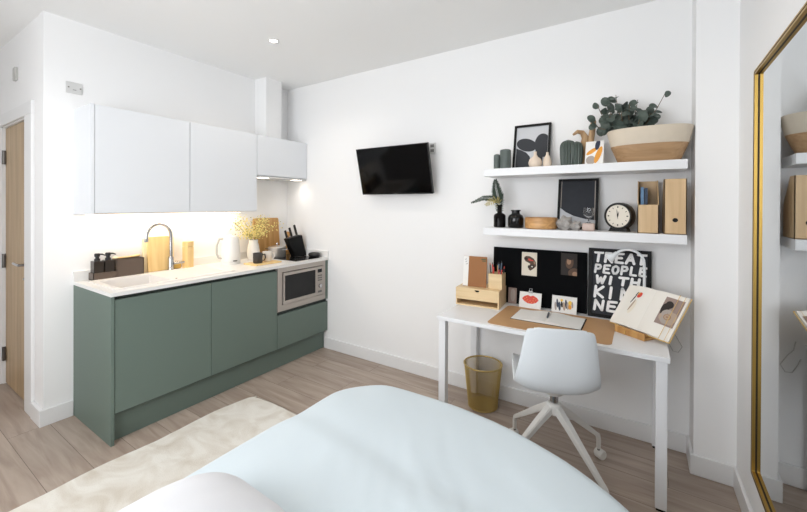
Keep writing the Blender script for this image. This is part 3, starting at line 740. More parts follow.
o = tag(obj('quartz_rock', MB().ball((0, 0, .043), .046, 3, (1.0, .7, .9), .5), 'stone', smooth=False), 'larger grey quartz lump before the dark framed print', 'rock', 'quartz lumps'); o.location = (2.838, -.195, ZL)
o = tag(obj('quartz_rock', MB().ball((0, 0, .0285), .031, 3, (1.15, .8, .85), .5), 'stone', smooth=False), 'smaller grey quartz lump next to the goblet', 'rock', 'quartz lumps'); o.location = (2.9, -.2, ZL)
T = thing('quartz_block', 'blush stone block standing under the glass goblet', 'stone', (2.97, -.185, ZL))
w = MB(); w.box(-.034, -.026, 0, .034, .026, .046, .008, 3); obj('block', w, 'pinkstone', T, smooth=60)
T = thing('glass_goblet', 'small clear glass goblet on the blush stone block', 'glass', (2.97, -.185, ZL + .0462))
w = MB(); w.lathe([(0, 0), (.022, 0), (.022, .002), (.005, .006), (.004, .022), (.014, .032), (.029, .048), (.033, .068), (.03, .094), (.028, .094), (.031, .068), (.026, .05), (.01, .034), (0, .031)], 36); obj('goblet_body', w, 'clear', T, smooth=60)
# clock
T = thing('table_clock', 'round black alarm clock with ivory dial on the lower shelf', 'clock', (3.132, -.135, ZL), R(-22))
rx = Matrix.Rotation(R(90), 3, 'X'); cz = .092
w = MB(); w.lathe([(0, -.028), (.075, -.028), (.08, -.022), (.08, .022), (.076, .03), (.069, .03), (.067, .022), (0, .022)], 48, (0, 0, cz), rx); obj('case', w, 'blackp', T, smooth=40)
w = MB(); w.lathe([(0, .0222), (.067, .0222), (.067, .0235), (0, .0235)], 48, (0, 0, cz), rx); dl = obj('dial', w, 'dial', T)
w = MB()
for k in range(12):
    a = 2 * PI * k / 12; r0, r1 = .049, .058; wd = .0016 if k % 3 else .003
    dv = Vector((math.sin(a), math.cos(a))); nv = Vector((dv.y, -dv.x))
    w.prism([tuple(dv * r0 + nv * wd), tuple(dv * r1 + nv * wd), tuple(dv * r1 - nv * wd), tuple(dv * r0 - nv * wd)], -.0245, -.0236, 'XZ', Matrix.Translation((0, 0, cz)))
obj('hour_marks', w, 'black', dl)
for name, a, ln, wd in (('hour_hand', 15, .028, .0028), ('minute_hand', -8, .044, .002), ('alarm_hand', 175, .02, .001)):
    dv = Vector((math.sin(R(a)), math.cos(R(a)))); nv = Vector((dv.y, -dv.x)); w = MB()
    w.prism([tuple(nv * wd * 1.4), tuple(dv * ln), tuple(-nv * wd * 1.4), tuple(-dv * .008)], -.0262, -.0248, 'XZ', Matrix.Translation((0, 0, cz))); obj(name, w, 'black', dl)
w = MB(); w.prism([(-.055, 0), (.055, 0), (.04, .03), (-.04, .03)], -.022, .022); obj('foot', w, 'blackp', T)
# magazine files
def mag_file(T, low):
    w = MB(); a = .0495; t = .004; hh = .30; d = .2
    w.box(-a, 0, 0, a, d, t)
    if low: w.box(-a, 0, 0, a, t, .16).box(-a, d - t, 0, a, d, .30)
    else: w.box(-a, d - t, 0, a, d, .16)
    for s in (-a, a - t):
        poly = [(0, 0), (d, 0), (d, .30), (d * .62, .30), (0, .16)] if low else [(0, 0), (d, 0), (d, .16), (d * .38, .30), (0, .30)]
        w.prism(poly, s, s + t, 'YZ')
    obj('file_body', w, 'filewood', T)
    if not low:
        w = MB(); n = 24; hr = .0115; zc = .077
        # front board with a round finger hole
        out = rect(-a, 0, a, .30); inner = ell(0, zc, .0125, .0115, 0, n)
        def ring(y):
            return [w.v((x, y, z)) for x, z in inner]
        def edge(y):
            res = []
            for k in range(n):
                an = 2 * PI * k / n; dx, dz = math.cos(an), math.sin(an)
                tx = a / abs(dx) if abs(dx) > 1e-6 else 1e9
                tz = ((.30 - zc) if dz > 0 else zc) / abs(dz) if abs(dz) > 1e-6 else 1e9
                tt = min(tx, tz); res.append((dx * tt, zc + dz * tt))
            # snap nearest samples to the corners
            for cx_, cz_ in ((-a, 0), (a, 0), (a, .30), (-a, .30)):
                i = min(range(n), key=lambda q: (res[q][0] - cx_) ** 2 + (res[q][1] - cz_) ** 2); res[i] = (cx_, cz_)
            return [w.v((x, y, z)) for x, z in res]
        i0, e0, i1, e1 = ring(0), edge(0), ring(t), edge(t)
        for k in range(n):
            k2 = (k + 1) % n
            w.f([i0[k], i0[k2], e0[k2], e0[k]]); w.f([i1[k], e1[k], e1[k2], i1[k2]]); w.f([i0[k], i1[k], i1[k2], i0[k2]]); w.f([e0[k], e0[k2], e1[k2], e1[k]])
        obj('spine_board', w, 'filewood', T)
        obj('liner', MB().box(-a + .005, .012, .005, a - .005, .016, .15), 'black', T)
T = thing('magazine_file', 'wooden magazine file with open low front holding blue books', 'magazine file', (3.272, -.235, ZL), group='wooden magazine files'); mag_file(T, True)
T = thing('magazine_file', 'wooden magazine file turned spine out with black finger hole', 'magazine file', (3.3945, -.235, ZL), group='wooden magazine files'); mag_file(T, False)
for x, mt, h_, lab in ((3.245, 'bluep', .255, 'thin light blue book standing in the open magazine file'), (3.263, 'dbluep', .25, 'thin dark blue book beside the light blue one in the open magazine file')):
    T = thing('booklet', lab, 'book', (x, -.2, ZL + .0045), group='booklets in the open magazine file')
    w = MB(); w.box(-.0075, 0, 0, .0075, .0015, h_).box(-.0075, .0015, 0, -.006, .15, h_).box(.006, .0015, 0, .0075, .15, h_); obj('cover', w, mt, T)
    obj('pages', MB().box(-.0055, .002, .003, .0055, .1503, h_ - .003), 'paper' if mt == 'bluep' else 'greyp', T)

# ------------------------------------------------------------------ desk
ZD = .7323
T = thing('desk', 'long white desk with square legs under the shelves', 'desk', (2.753, -.3, 0))
DKX0, DKX1 = 2.149, 3.3564
obj('desktop', MB().box(DKX0, -.602, ZD - .025, DKX1, -.004, ZD, .002), 'desk', T, True)
for x in (DKX0 + .006, DKX1 - .055):
    for y in (-.592, -.058):
        lg = obj('leg', MB().box(x, y, .012, x + .046, y + .046, ZD - .025, .002), 'desk', T, True)
        obj('foot', MB().box(x + .004, y + .004, 0, x + .042, y + .042, .012), 'black', lg, True)
obj('rail', MB().box(DKX0 + .05, -.04, ZD - .065, DKX1 - .06, -.02, ZD - .025), 'desk', T, True)
# desk mat
T = thing('desk_mat', 'tan leather desk mat lying along the front of the white desk', 'desk mat', (2.79, -.34, ZD))
w = MB(); w.prism(rrect(2.462, -.572, 3.118, -.115, .035), ZD + .0003, ZD + .003, 'XY'); obj('mat_sheet', w, 'leather', T, True)
# drawer organiser
T = thing('drawer_box', 'small wooden desk organiser with one drawer over an open slot', 'organiser', (2.133, -.283, ZD), R(4.5))
W_, D_, H_, t = .306, .215, .122, .009
w = MB(); w.box(0, 0, 0, W_, D_, t).box(0, 0, H_ - t, W_, D_, H_).box(0, 0, t, t, D_, H_ - t).box(W_ - t, 0, t, W_, D_, H_ - t).box(t, D_ - t, t, W_ - t, D_, H_ - t).box(t, .002, .042, W_ - t, D_ - t, .05)
obj('carcass', w, 'boxwood', T)
w = MB(); fr = [(t, .05), (W_ - t, .05), (W_ - t, H_ - t)] + [(W_ / 2 + .017 * math.cos(a), H_ - t - .014 * math.sin(a)) for a in [PI * k / 10 for k in range(11)]] + [(t, H_ - t)]
w.prism(fr, 0.0005, .01); dw = obj('drawer', w, 'boxwood', T)
obj('drawer_inside', MB().box(t + .002, .03, .052, W_ - t - .002, .034, H_ - t - .002), 'black', dw)
# notebook standing on the organiser
T = thing('standing_notebook', 'brown covered notebook with white spine panel standing on the wooden organiser', 'notebook', (2.241, -.212, ZD + H_ + .001), (-.14, 0, R(5)))
obj('cover', MB().box(-.085, 0, 0, .085, .012, .215, .001), 'kraft', T)
w = MB(); w.box(-.085, -.001, .002, -.046, .0, .213); obj('spine_panel', w, 'paper', T)
w = MB()
for k in range(3): w.prism([(-.074 + .004 * k, .185 - .016 * k), (-.062 + .004 * k, .193 - .016 * k), (-.062 + .004 * k, .196 - .016 * k), (-.074 + .004 * k, .188 - .016 * k)], -.0016, -.001)
obj('spine_marks', w, 'charcoal', T)
w = MB(); w.prism(rect(.045, .192, .078, .2), -.0006, 0).prism(rect(.052, .182, .078, .188), -.0006, 0); obj('cover_marks', w, 'dgreen', T)
# pencil cup
T = thing('pencil_cup', 'square wooden pencil cup on the wooden organiser', 'pencil cup', (2.391, -.158, ZD + H_ + .001), R(2))
w = MB(); a = .047; t = .007; hh = .105
w.box(-a, -a, 0, a, a, t).box(-a, -a, t, a, -a + t, hh).box(-a, a - t, t, a, a, hh).box(-a, -a + t, t, -a + t, a - t, hh).box(a - t, -a + t, t, a, a - t, hh)
obj('cup_body', w, 'boxwood', T)
pcs = [(-.03, -.02, -.12, 'pencilblk', .17, 'black pencil leaning furthest out of the wooden cup'), (-.022, 0, -.10, 'pencilred', .172, 'red pencil beside the outermost black pencil in the wooden cup'), (-.012, -.025, -.05, 'pencilred', .158, 'red pencil at the near side of the wooden cup'), (-.004, .02, .02, 'pencilgold', .165, 'ochre pencil among the red ones in the wooden cup'),
       (.006, .0, .05, 'pencilblue', .178, 'tall blue pencil in the wooden cup'), (.012, .022, .1, 'pencilblue', .185, 'tallest blue pencil at the rear of the wooden cup'), (.016, -.02, .04, 'pencilred', .142, 'short red pencil in the middle of the wooden cup'), (.025, .0, .08, 'pencilred', .14, 'short red pencil beside the dark ones in the wooden cup'), (.03, .018, .14, 'pencilblk', .15, 'short black pencil by the side wall of the wooden cup')]
for dx, dy, ln, mt, L_, lab in pcs:
    T = thing('pencil', lab, 'pencil', (2.391 + dx, -.158 + dy, ZD + H_ + .009), (ln * .4, ln * .9, 0), 'pencils in the wooden cup')
    w = MB(); w.tube([(0, 0, 0), (0, 0, L_ - .016)], .0042, 6); obj('barrel', w, mt, T)
    w = MB(); w.tube([(0, 0, L_ - .016), (0, 0, L_)], [.0042, .0006], 6); obj('tip', w, 'pencilblk' if mt != 'pencilblk' else 'pencilred', T)
# small grey card behind organiser
T = thing('photo_card', 'narrow grey card leaning on the pinboard behind the wooden organiser', 'card', (2.47, -.05, ZD + .001), (-.1, 0, 0))
obj('card', MB().box(-.033, 0, 0, .026, .002, .17), 'blush', T)
w = MB(); w.m('greyp').prism(ell(.0, .06, .018, .045), -.0006, 0); obj('print', w, None, T)
# pinboard
T = thing('pinboard', 'wide black felt pinboard leaning on the wall behind the desk', 'pinboard', (2.633, -.045, ZD + .001), (-.055, 0, 0))
obj('board', MB().box(-.313, 0, 0, .313, .014, .396, .002), 'felt', T)
YB = lambda z: -.045 + (z - ZD) * .055    # board face at height z
def card(name, label, cat, x, z, wd, ht, material, shapes, y=None, lean=-.055, group='cards at the pinboard', th=.0015):
    T = thing(name, label, cat, (x, (YB(z) - .003) if y is None else y, z), (lean, 0, 0), group)
    obj('card', MB().box(-wd / 2, 0, 0, wd / 2, th, ht), material, T)
    w = MB()
    for i, (mt, poly) in enumerate(shapes): w.m(mt).prism(poly, -.0004 * (i + 1), 0)
    obj('print', w, None, T); return T
wing = [(-.035, .128), (-.02, .138), (.005, .136), (.03, .122), (.045, .098), (.047, .07), (.03, .052), (.008, .036), (-.004, .045), (-.002, .066), (.008, .084), (-.008, .092), (-.026, .1), (-.036, .114)]
card('postcard', 'cream postcard with brown butterfly wing pinned on the black board', 'card', 2.580, .942, .104, .164, 'cream', [('brownp', wing), ('darkp', ell(-.022, .118, .01, .009)), ('redp', ell(.004, .112, .013, .007, -.4)), ('darkp', ell(.02, .066, .014, .013)), ('cream', ell(.02, .066, .006, .005)), ('darkp', ell(-.002, .062, .007, .012)), ('redp', ell(.022, .108, .006, .004)), ('tanp', ell(.036, .094, .005, .012, .3))])
card('postcard', 'dark brown portrait postcard pinned on the black board', 'card', 2.838, .971, .1, .146, 'darkp', [('brownp', clip(ell(.004, .085, .024, .04, -.1), -.05, 0, .05, .146)), ('tanp', ell(0, .092, .013, .02, -.1)), ('brownp', clip(ell(.03, .02, .035, .03, .4), -.049, .001, .049, .145)), ('tanp', clip(ell(.037, .012, .016, .016, .4), -.049, .001, .049, .145)), ('darkp', ell(0.008, .115, .02, .012))])
lips = [(-.055, .062), (-.04, .078), (-.018, .088), (0, .081), (.018, .088), (.042, .077), (.056, .06), (.04, .042), (.016, .032), (-.014, .032), (-.04, .045)]
seeds = [('yellow', ell(sx * .012, sz, .0022, .0022, 0, 8)) for sx, sz in ((-3, .06), (-1.6, .054), (0, .05), (1.6, .054), (3, .06), (-2.3, .045), (-.8, .041), (.8, .041), (2.3, .045), (-2, .07), (2, .07))]
T = card('postcard', 'white postcard with big red lips leaning against the pinboard', 'card', 2.603, ZD + .001, .146, .108, 'paper', [('redp', lips)] + seeds, y=-.112, lean=-.3)
T = thing('bulldog_clip', 'small grey clip at the top of the red lips postcard', 'clip', (2.603, -.083, ZD + .1), (-.2, 0, 0))
obj('clip_body', MB().box(-.013, -.006, 0.0, .013, .008, .014), 'grey', T)
w = MB(); w.tube([(-.008, .002, .013), (-.008, .004, .03), (.008, .004, .03), (.008, .002, .013)], .0014, 6); obj('clip_loop', w, 'chrome', T)
fig = []
for x, z, w2, h2, mt in ((-.052, .03, .007, .028, 'greyp'), (-.042, .05, .006, .03, 'navy'), (-.028, .032, .008, .03, 'dbluep'), (-.016, .072, .008, .009, 'yellow'), (-.014, .045, .007, .02, 'darkp'), (0, .035, .008, .028, 'rose'), (.012, .05, .006, .03, 'navy'), (.022, .04, .007, .025, 'greyp'), (.036, .06, .011, .014, 'yellow'), (.036, .034, .010, .016, 'orange'), (.05, .05, .005, .02, 'greyp')):
    fig.append((mt, ell(x, z + .008, w2, h2, .1, 10)))
card('postcard', 'white postcard with small figures in grey and yellow leaning against the pinboard', 'card', 2.818, ZD + .001, .152, .108, 'paper', fig, y=-.1, lean=-.28)

# lettered sign
ST = {'T': [[(0, 1), (1, 1)], [(.5, 1), (.48, 0)]], 'R': [[(.08, 0), (.1, 1), (.75, .95), (.85, .72), (.7, .52), (.15, .45)], [(.4, .47), (.95, 0)]],
      'E': [[(.9, 1), (.1, .97), (.08, .03), (.95, 0)], [(.1, .52), (.75, .53)]], 'A': [[(0, 0), (.5, 1), (1, 0)], [(.22, .36), (.8, .36)]],
      'P': [[(.1, 0), (.1, 1), (.75, .97), (.9, .75), (.75, .5), (.15, .45)]], 'O': [[(.5, 1), (.12, .8), (.05, .4), (.3, .02), (.7, .03), (.95, .4), (.88, .8), (.5, 1)]],
      'L': [[(.12, 1), (.1, .02), (.9, 0)]], 'W': [[(0, 1), (.22, 0), (.5, .75), (.76, 0), (1, 1)]], 'I': [[(.5, 1), (.48, 0)]], 'H': [[(.1, 1), (.08, 0)], [(.92, 1), (.9, 0)], [(.1, .5), (.9, .52)]],
      'K': [[(.1, 1), (.1, 0)], [(.9, 1), (.15, .45), (.95, 0)]], 'N': [[(.08, 0), (.1, 1), (.88, 0), (.92, 1)]], 'D': [[(.1, 0), (.1, 1), (.7, .9), (.92, .5), (.7, .08), (.1, 0)]],
      'S': [[(.88, .9), (.5, 1), (.14, .8), (.3, .55), (.75, .45), (.88, .2), (.5, 0), (.1, .1)]]}
def stroke(w, pts, r, y0, y1):
    for (x0, z0_), (x1, z1_) in zip(pts, pts[1:]):
        d = Vector((x1 - x0, z1_ - z0_)); L_ = d.length
        if L_ < 1e-6: continue
        an = math.atan2(d.y, d.x); out = []
        for k in range(7): a = an + PI / 2 + PI * k / 6; out.append((x0 + r * math.cos(a), z0_ + r * math.sin(a)))
        for k in range(7): a = an - PI / 2 + PI * k / 6; out.append((x1 + r * math.cos(a), z1_ + r * math.sin(a)))
        w.prism(out, y0, y1)
SW, SHt = .338, .432
T = frame_thing('lettered_sign', 'black framed sign with white brush lettering on the desk', 'sign', 3.126, -.062, ZD + .001, SW, SHt, .1, .021, ('chartone', []))
w = MB()
zi1 = SHt - .012; rows = [('TREAT', .064, 0), ('PEOPLE', .056, .002), ('WITH', .052, .012), ('KIND', .074, 0), ('NESS', .066, 0)]
zc = zi1
for word, hh, ind in rows:
    x0, x1 = -SW / 2 + .025 + ind, SW / 2 - .022; n = len(word); adv = (x1 - x0) / n
    if word == 'WITH': adv = .062
    zc -= hh + .014
    for i, ch in enumerate(word):
        lw = adv * (.72 if ch != 'I' else .5)
        for pts in ST[ch]:
            stroke(w, [(x0 + i * adv + .007 + px * lw + .006 * pz, zc + .007 + pz * (hh - .008)) for px, pz in pts], .0079 if word != 'PEOPLE' else .0068, -.0072 - .00003 * len(w.bm.verts) / 28, -.006)
obj('lettering', w, 'brush', T)

# open notebook and pen
T = thing('open_notebook', 'white notebook lying open on the tan desk mat', 'notebook', (2.76, -.3, ZD + .0035))
obj('cover', MB().box(-.2, -.118, 0, .203, .122, .002, .0005), 'black', T)
for s in (-1, 1):
    w = MB(); n = 10; top = []; poly = []
    for k in range(n + 1):
        t = k / n; poly.append((s * (.001 + .195 * t), .003 + .009 * math.sin(PI * min(1, t * 1.6 + .12)) ** .6 * (1 - t) + .004 * (1 - t) + .0015))
    poly = [(s * .196, .0021), (s * .001, .0021)] + poly
    w.prism(poly, -.114, .118, 'XZ'); obj('pages', w, 'paper', T, smooth=30)
T = thing('pen', 'dark blue pen lying in the fold of the open notebook', 'pen', (2.758, -.29, ZD + .0235), (0, 0, R(97)))
w = MB(); w.tube([(-.058, 0, 0), (-.045, 0, 0), (.06, 0, 0)], [.002, .0052, .0052], 10); obj('barrel', w, 'inkblue', T, smooth=40)
w = MB(); w.tube([(.0, 0, .007), (.045, 0, .007)], .0013, 6); obj('clip', w, 'chrome', T)
# book stand with open book
bl, br_, tl = Vector((3.088, -.267, .775)), Vector((3.354, -.455, .766)), Vector((3.186, -.139, .974))
e = (br_ - bl).normalized(); u = (tl - bl); u = (u - e * u.dot(e)).normalized(); nn = e.cross(u)
if nn.z < 0: nn = -nn
BM = Matrix((e, u, nn)).transposed().to_4x4(); BM.translation = bl
W2, H2 = .325, .257
T = thing('open_book', 'open hardback art book propped on the wooden stand at the end of the desk', 'book', bl)
T.rotation_euler = BM.to_euler()
w = MB(); w.box(-.004, -.004, -.016, W2 + .004, H2 + .004, -.0125, .001); obj('cover', w, 'ochre', T)
for s in (0, 1):
    w = MB(); n = 14; poly = []
    for k in range(n + 1):
        t = k / n; hgt = .016 * math.sin(PI * min(1, .08 + t * 1.1)) ** .7 * (1 - .55 * t)
        poly.append((W2 / 2 + (1 if s else -1) * W2 / 2 * t, -.004 + hgt))
    poly = [((W2 if s else 0), -.0124), (W2 / 2, -.0124)] + poly
    for y0 in (0,):
        w.prism(poly, 0, H2, 'XZ')
    obj('page_block', w, 'page', T, smooth=30)
def on_page(t, s):      # height of the page surface at fraction t from the fold
    return -.004 + .016 * math.sin(PI * min(1, .08 + t * 1.1)) ** .7 * (1 - .55 * t)
def page_patch(w, x0, y0, x1, y1, lift=.0012, n=8):
    """thin sheet following the page curve"""
    def z(x):
        t = abs(x - W2 / 2) / (W2 / 2); return on_page(min(1, t), 0) + lift
    cols = [(w.v((x0 + (x1 - x0) * k / n, y0, z(x0 + (x1 - x0) * k / n))), w.v((x0 + (x1 - x0) * k / n, y1, z(x0 + (x1 - x0) * k / n)))) for k in range(n + 1)]
    for a, b in zip(cols, cols[1:]): w.f([a[0], b[0], b[1], a[1]])
def page_blob(w, cx, cy, rx_, ry_, rot=0, lift=.0018):
    vs = []
    for x, y in ell(cx, cy, rx_, ry_, rot, 16):
        t = abs(x - W2 / 2) / (W2 / 2); vs.append(w.v((x, y, on_page(min(1, t), 0) + lift)))
    w.f(vs)
w = MB(); w.m('blush'); page_patch(w, .228, .072, .315, .232)
w.m('darkp'); page_blob(w, .25, .15, .02, .045, .2); page_blob(w, .258, .19, .018, .022, .3, .0016)
for k, (cx, cy, r_) in enumerate(((.275, .118, .04), (.266, .14, .026), (.29, .13, .025), (.27, .105, .025), (.29, .1, .02))): w.m('rose' if k % 2 == 0 else 'greyp'); page_blob(w, cx, cy, r_, r_ * .85, k * .5, .0021 + k * .0004)
for k, r_ in enumerate((.017, .012, .006)): w.m('tanp' if k % 2 == 0 else 'rose'); page_blob(w, .274, .12, r_, r_, 0, .0045 + k * .0004)
obj('flower_picture', w, None, T); w = MB(); w.m('redp'); page_blob(w, .094, .2, .012, .019, -.3); w.m('orange'); page_blob(w, .088, .208, .006, .008, 0, .0024)
w.m('charcoal'); page_blob(w, .07, .17, .0035, .03, -.25); page_blob(w, .076, .205, .003, .014, -.3)
w.m('cream'); page_blob(w, .085, .12, .014, .045, -.1, .0014); w.m('rose'); page_blob(w, .078, .13, .005, .04, -.2, .0019)
obj('sketch_picture', w, None, T)
w = MB(); w.m('ochre')
page_patch(w, .282, -.003, .2845, H2 + .002, .0062, 2); page_patch(w, .306, -.003, .308, H2 + .002, .003, 2)
obj('page_ribbon', w, None, T)
T = thing('book_stand', 'low wooden book rest under the open art book', 'book stand', (3.2, -.3, ZD))
mid = bl.lerp(br_, .42); fl = Vector((e.x, e.y, 0)).normalized(); pr = Vector((-fl.y, fl.x, 0))
w = MB(); base = Matrix((fl, pr, Vector((0, 0, 1)))).transposed().to_4x4(); base.translation = Vector((mid.x, mid.y, ZD + .0005))
w.box(-.085, -.012, 0, .085, .11, .012, .002, mx=base); w.box(-.085, -.022, 0, .085, -.012, .038, .002, mx=base); obj('base_plank', w, 'boardwood', T, True)
w = MB(); w.prism([(-.005, .0125), (.11, .0125), (.11, .105)], -.07, -.056, 'YZ', base).prism([(-.005, .0125), (.11, .0125), (.11, .105)], .056, .07, 'YZ', base); obj('prop', w, 'boardwood', T, True)
w = MB(); w.tube([base @ Vector((-.02, -.024, .03)), base @ Vector((-.02, -.026, .012)), base @ Vector((-.02, -.024, .004))], .002, 6); obj('peg', w, 'ochre', T, True)
# gooseneck lamp
T = thing('desk_lamp', 'white gooseneck desk lamp arching in front of the lettered sign', 'lamp', (3.258, -.15, ZD))
w = MB(); w.lathe([(0, .0005), (.055, .0005), (.058, .006), (.054, .014), (.02, .018), (0, .018)], 36); obj('lamp_base', w, 'chair', T, smooth=40)
P = [Vector((0, 0, .016)), Vector((0, 0, .15)), Vector((.0, -.02, .3)), Vector((-.002, -.035, .375))]
for k in range(1, 11):
    a = PI * .78 * k / 10; P.append(Vector((-.002 - .078 * (1 - math.cos(a)), -.036 - .015 * k / 10, .376 + .075 * math.sin(a))))
w = MB(); w.tube(P, .0075, 10); obj('stem', w, 'chair', T, smooth=60)
d_ = (P[-1] - P[-2]).normalized(); q = Vector((0, 0, 1)).rotation_difference(d_).to_matrix()
w = MB(); w.lathe([(0, -.008), (.011, -.008), (.013, .008), (.026, .045), (.027, .05), (.024, .05), (.011, .01), (0, .008)], 28, tuple(P[-1]), q); hd = obj('lamp_shade', w, 'chair', T, smooth=40)
w = MB(); w.lathe([(0, .03), (.015, .03), (.015, .034), (0, .034)], 20, tuple(P[-1]), q); obj('bulb', w, 'socket', hd)
# cable on the wall
T = thing('charger_cable', 'thin pale cable looped down the wall at the end of the desk', 'cable', (3.4, -.01, .74))
w = MB(); w.tube([(3.39, -.012, .745), (3.398, -.012, .7), (3.418, -.01, .67), (3.446, -.01, .615), (3.428, -.012, .58), (3.402, -.01, .583), (3.385, -.012, .62), (3.372, -.014, .66)], .002, 6); obj('cord', w, 'cable', T, True)

# ------------------------------------------------------------------ wastebasket of gold wire mesh
T = thing('wastebasket', 'gold wire mesh wastebasket on the floor under the desk', 'wastebasket', (2.293, -.165, 0))
w = MB(); n, rows_ = 96, 30; vs = []
for j in range(rows_ + 1):
    t = j / rows_; r_ = .102 + .03 * t; vs.append([w.v((r_ * math.cos(2 * PI * (k + .5 * (j % 2)) / n), r_ * math.sin(2 * PI * (k + .5 * (j % 2)) / n), .012 + .288 * t)) for k in range(n)])
for j in range(rows_ - 1):
    if j % 2: continue
    A, B, D = vs[j], vs[j + 1], vs[j + 2]
    for k in range(n):
        w.f([A[k], B[k], D[k], B[k - 1]])
for j in range(1, rows_ - 1, 2):
    A, B, D = vs[j], vs[j + 1], vs[j + 2]
    for k in range(n):
        w.f([A[k], B[(k + 1) % n], D[k], B[k]])
o = obj('mesh_wall', w, 'wiregold', T)
md = o.modifiers.new('wire', 'WIREFRAME'); md.thickness = .0026; md.use_even_offset = False
w = MB(); w.torus((0, 0, .302), .1325, .0055, 56, 10); obj('rim', w, 'wiregold', T, smooth=True)
w = MB(); w.lathe([(0, .001), (.1, .001), (.105, .006), (.104, .014), (.098, .014), (0, .009)], 48); obj('bottom', w, 'wiregold', T, smooth=40)

# ------------------------------------------------------------------ chair
T = thing('desk_chair', 'white moulded swivel chair on a four-star base at the desk', 'chair', (2.853, -.6, 0), R(20))
keys0 = [(.235, .440, .185, .012), (.2, .456, .2, .02), (.12, .452, .21, .038), (.02, .442, .215, .048), (-.08, .436, .218, .05), (-.15, .440, .22, .05), (-.2, .462, .222, .046), (-.232, .505, .22, .04), (-.25, .56, .213, .033), (-.264, .63, .2, .027), (-.276, .71, .187, .022), (-.285, .775, .176, .018), (-.29, .815, .165, .014), (-.292, .832, .148, .012)]
keys = [(y, .509 + (z - .436) * .905, hw * .88, cu * .9) for y, z, hw, cu in keys0]
def catmull(K, t):
    t = min(max(t, 0), 1) * (len(K) - 1); i = min(int(t), len(K) - 2); f = t - i
    P0, P1, P2, P3 = K[max(i - 1, 0)], K[i], K[i + 1], K[min(i + 2, len(K) - 1)]
    return [.5 * (2 * b + (c - a) * f + (2 * a - 5 * b + 4 * c - d) * f * f + (3 * b - a - 3 * c + d) * f ** 3) for a, b, c, d in zip(P0, P1, P2, P3)]
w = MB(); nu, nv = 44, 25; g = []
for i in range(nu + 1):
    t = i / nu; y, z, hw, cu = catmull(keys, t); y2, z2, _, _ = catmull(keys, t + .01); y1, z1, _, _ = catmull(keys, t - .01)
    ty, tz = y2 - y1, z2 - z1; L_ = math.hypot(ty, tz); ny, nz = -tz / L_, ty / L_     # shell normal towards the sitter
    if nz < 0 and t < .5: ny, nz = -ny, -nz
    if t >= .5 and ny < 0: ny, nz = -ny, -nz
    row = []
    for j in range(nv):
        s = -1 + 2 * j / (nv - 1); up = cu * abs(s) ** 3.2
        # rounded outline at the two ends
        row.append(w.v((hw * s - .024, y + ny * up, z + nz * up)))
    g.append(row)
for a, b in zip(g, g[1:]):
    for j in range(nv - 1): w.f([a[j], a[j + 1], b[j + 1], b[j]])
# round the corners of the back and the seat front
for row, sgn in ((g[-1], 1), (g[0], -1)): pass
for k, drop in enumerate((.03, .014, .006, .002)):
    for j in range(nv):
        s = abs(-1 + 2 * j / (nv - 1)); dd = drop * max(0, (s - .72) / .28) ** 2
        g[-1 - k][j].co.z -= dd; g[k][j].co.y -= dd
o = obj('seat_shell', w, 'chair', T, smooth=True)
md = o.modifiers.new('thick', 'SOLIDIFY'); md.thickness = .011; md.offset = 0
md = o.modifiers.new('soft', 'BEVEL'); md.width = .004; md.segments = 2; md.limit_method = 'ANGLE'; md.angle_limit = R(50)
w = MB(); w.lathe([(0, .432), (.04, .432), (.085, .48), (.085, .496), (0, .496)], 28); obj('seat_plate', w, 'chairleg', T, smooth=40)
w = MB(); w.lathe([(0, .385), (.021, .385), (.021, .434), (0, .434)], 24); obj('gas_column', w, 'chrome', T, smooth=40)
w = MB(); w.lathe([(0, .325), (.03, .325), (.04, .345), (.04, .375), (.03, .386), (0, .386)], 28); obj('hub', w, 'chairleg', T, smooth=40)
for k in range(4):
    a = R(54 - 20 + 90 * k); d = Vector((math.cos(a), math.sin(a), 0))
    w = MB(); P = [d * .02 + Vector((0, 0, .36)), d * .1 + Vector((0, 0, .305)), d * .285 + Vector((0, 0, .162)), d * .318 + Vector((0, 0, .138)), d * .325 + Vector((0, 0, .11)), d * .325 + Vector((0, 0, .058))]
    w.tube(P, [.029, .025, .017, .0165, .015, .0135], 4, sq=True)
    bmesh.ops.bevel(w.bm, geom=w.bm.edges[:], offset=.004, segments=2, affect='EDGES')
    lg = obj('leg', w, 'chairleg', T, smooth=50)
    sd = Vector((-d.y, d.x, 0)); c = d * .337 + Vector((0, 0, .0265)); q = Matrix((d, Vector((0, 0, 1)), sd)).transposed()
    w = MB(); w.lathe([(0, -.024), (.022, -.024), (.026, -.018), (.0262, .018), (.022, .024), (0, .024)], 28, tuple(c), q); obj('caster', w, 'chairleg', lg, smooth=40)
    w = MB(); w.tube([d * .325 + Vector((0, 0, .057)), d * .325 + Vector((0, 0, .05))], .007, 10); obj('caster_pin', w, 'grey', lg)

# ------------------------------------------------------------------ rug and bed
w = MB(); pts = []; rr = random.Random(4)
cor = [(.775, -2.75), (2.75, -2.75), (2.75, -.995), (.80, -.985)]
for i in range(4):
    a, b = Vector(cor[i]), Vector(cor[(i + 1) % 4]); n = 40
    for k in range(n):
        p = a.lerp(b, k / n); d = (b - a).normalized(); s = Vector((d.y, -d.x)); e0 = min(k, n - k) / n
        p += s * (noise.noise(Vector((p.x * 3, p.y * 3, 0))) * .022 + (-.03 if k == 0 else 0) + rr.uniform(-.002, .002)) + (-s * .006 if e0 < .04 else Vector((0, 0)))
        pts.append((p.x, p.y))
w.prism(pts, .0008, .014, 'XY')
T = thing('rug', 'cream short pile rug on the floor beside the bed', 'rug', (1.7, -1.85, 0)); obj('pile', w, 'rug', T, True)

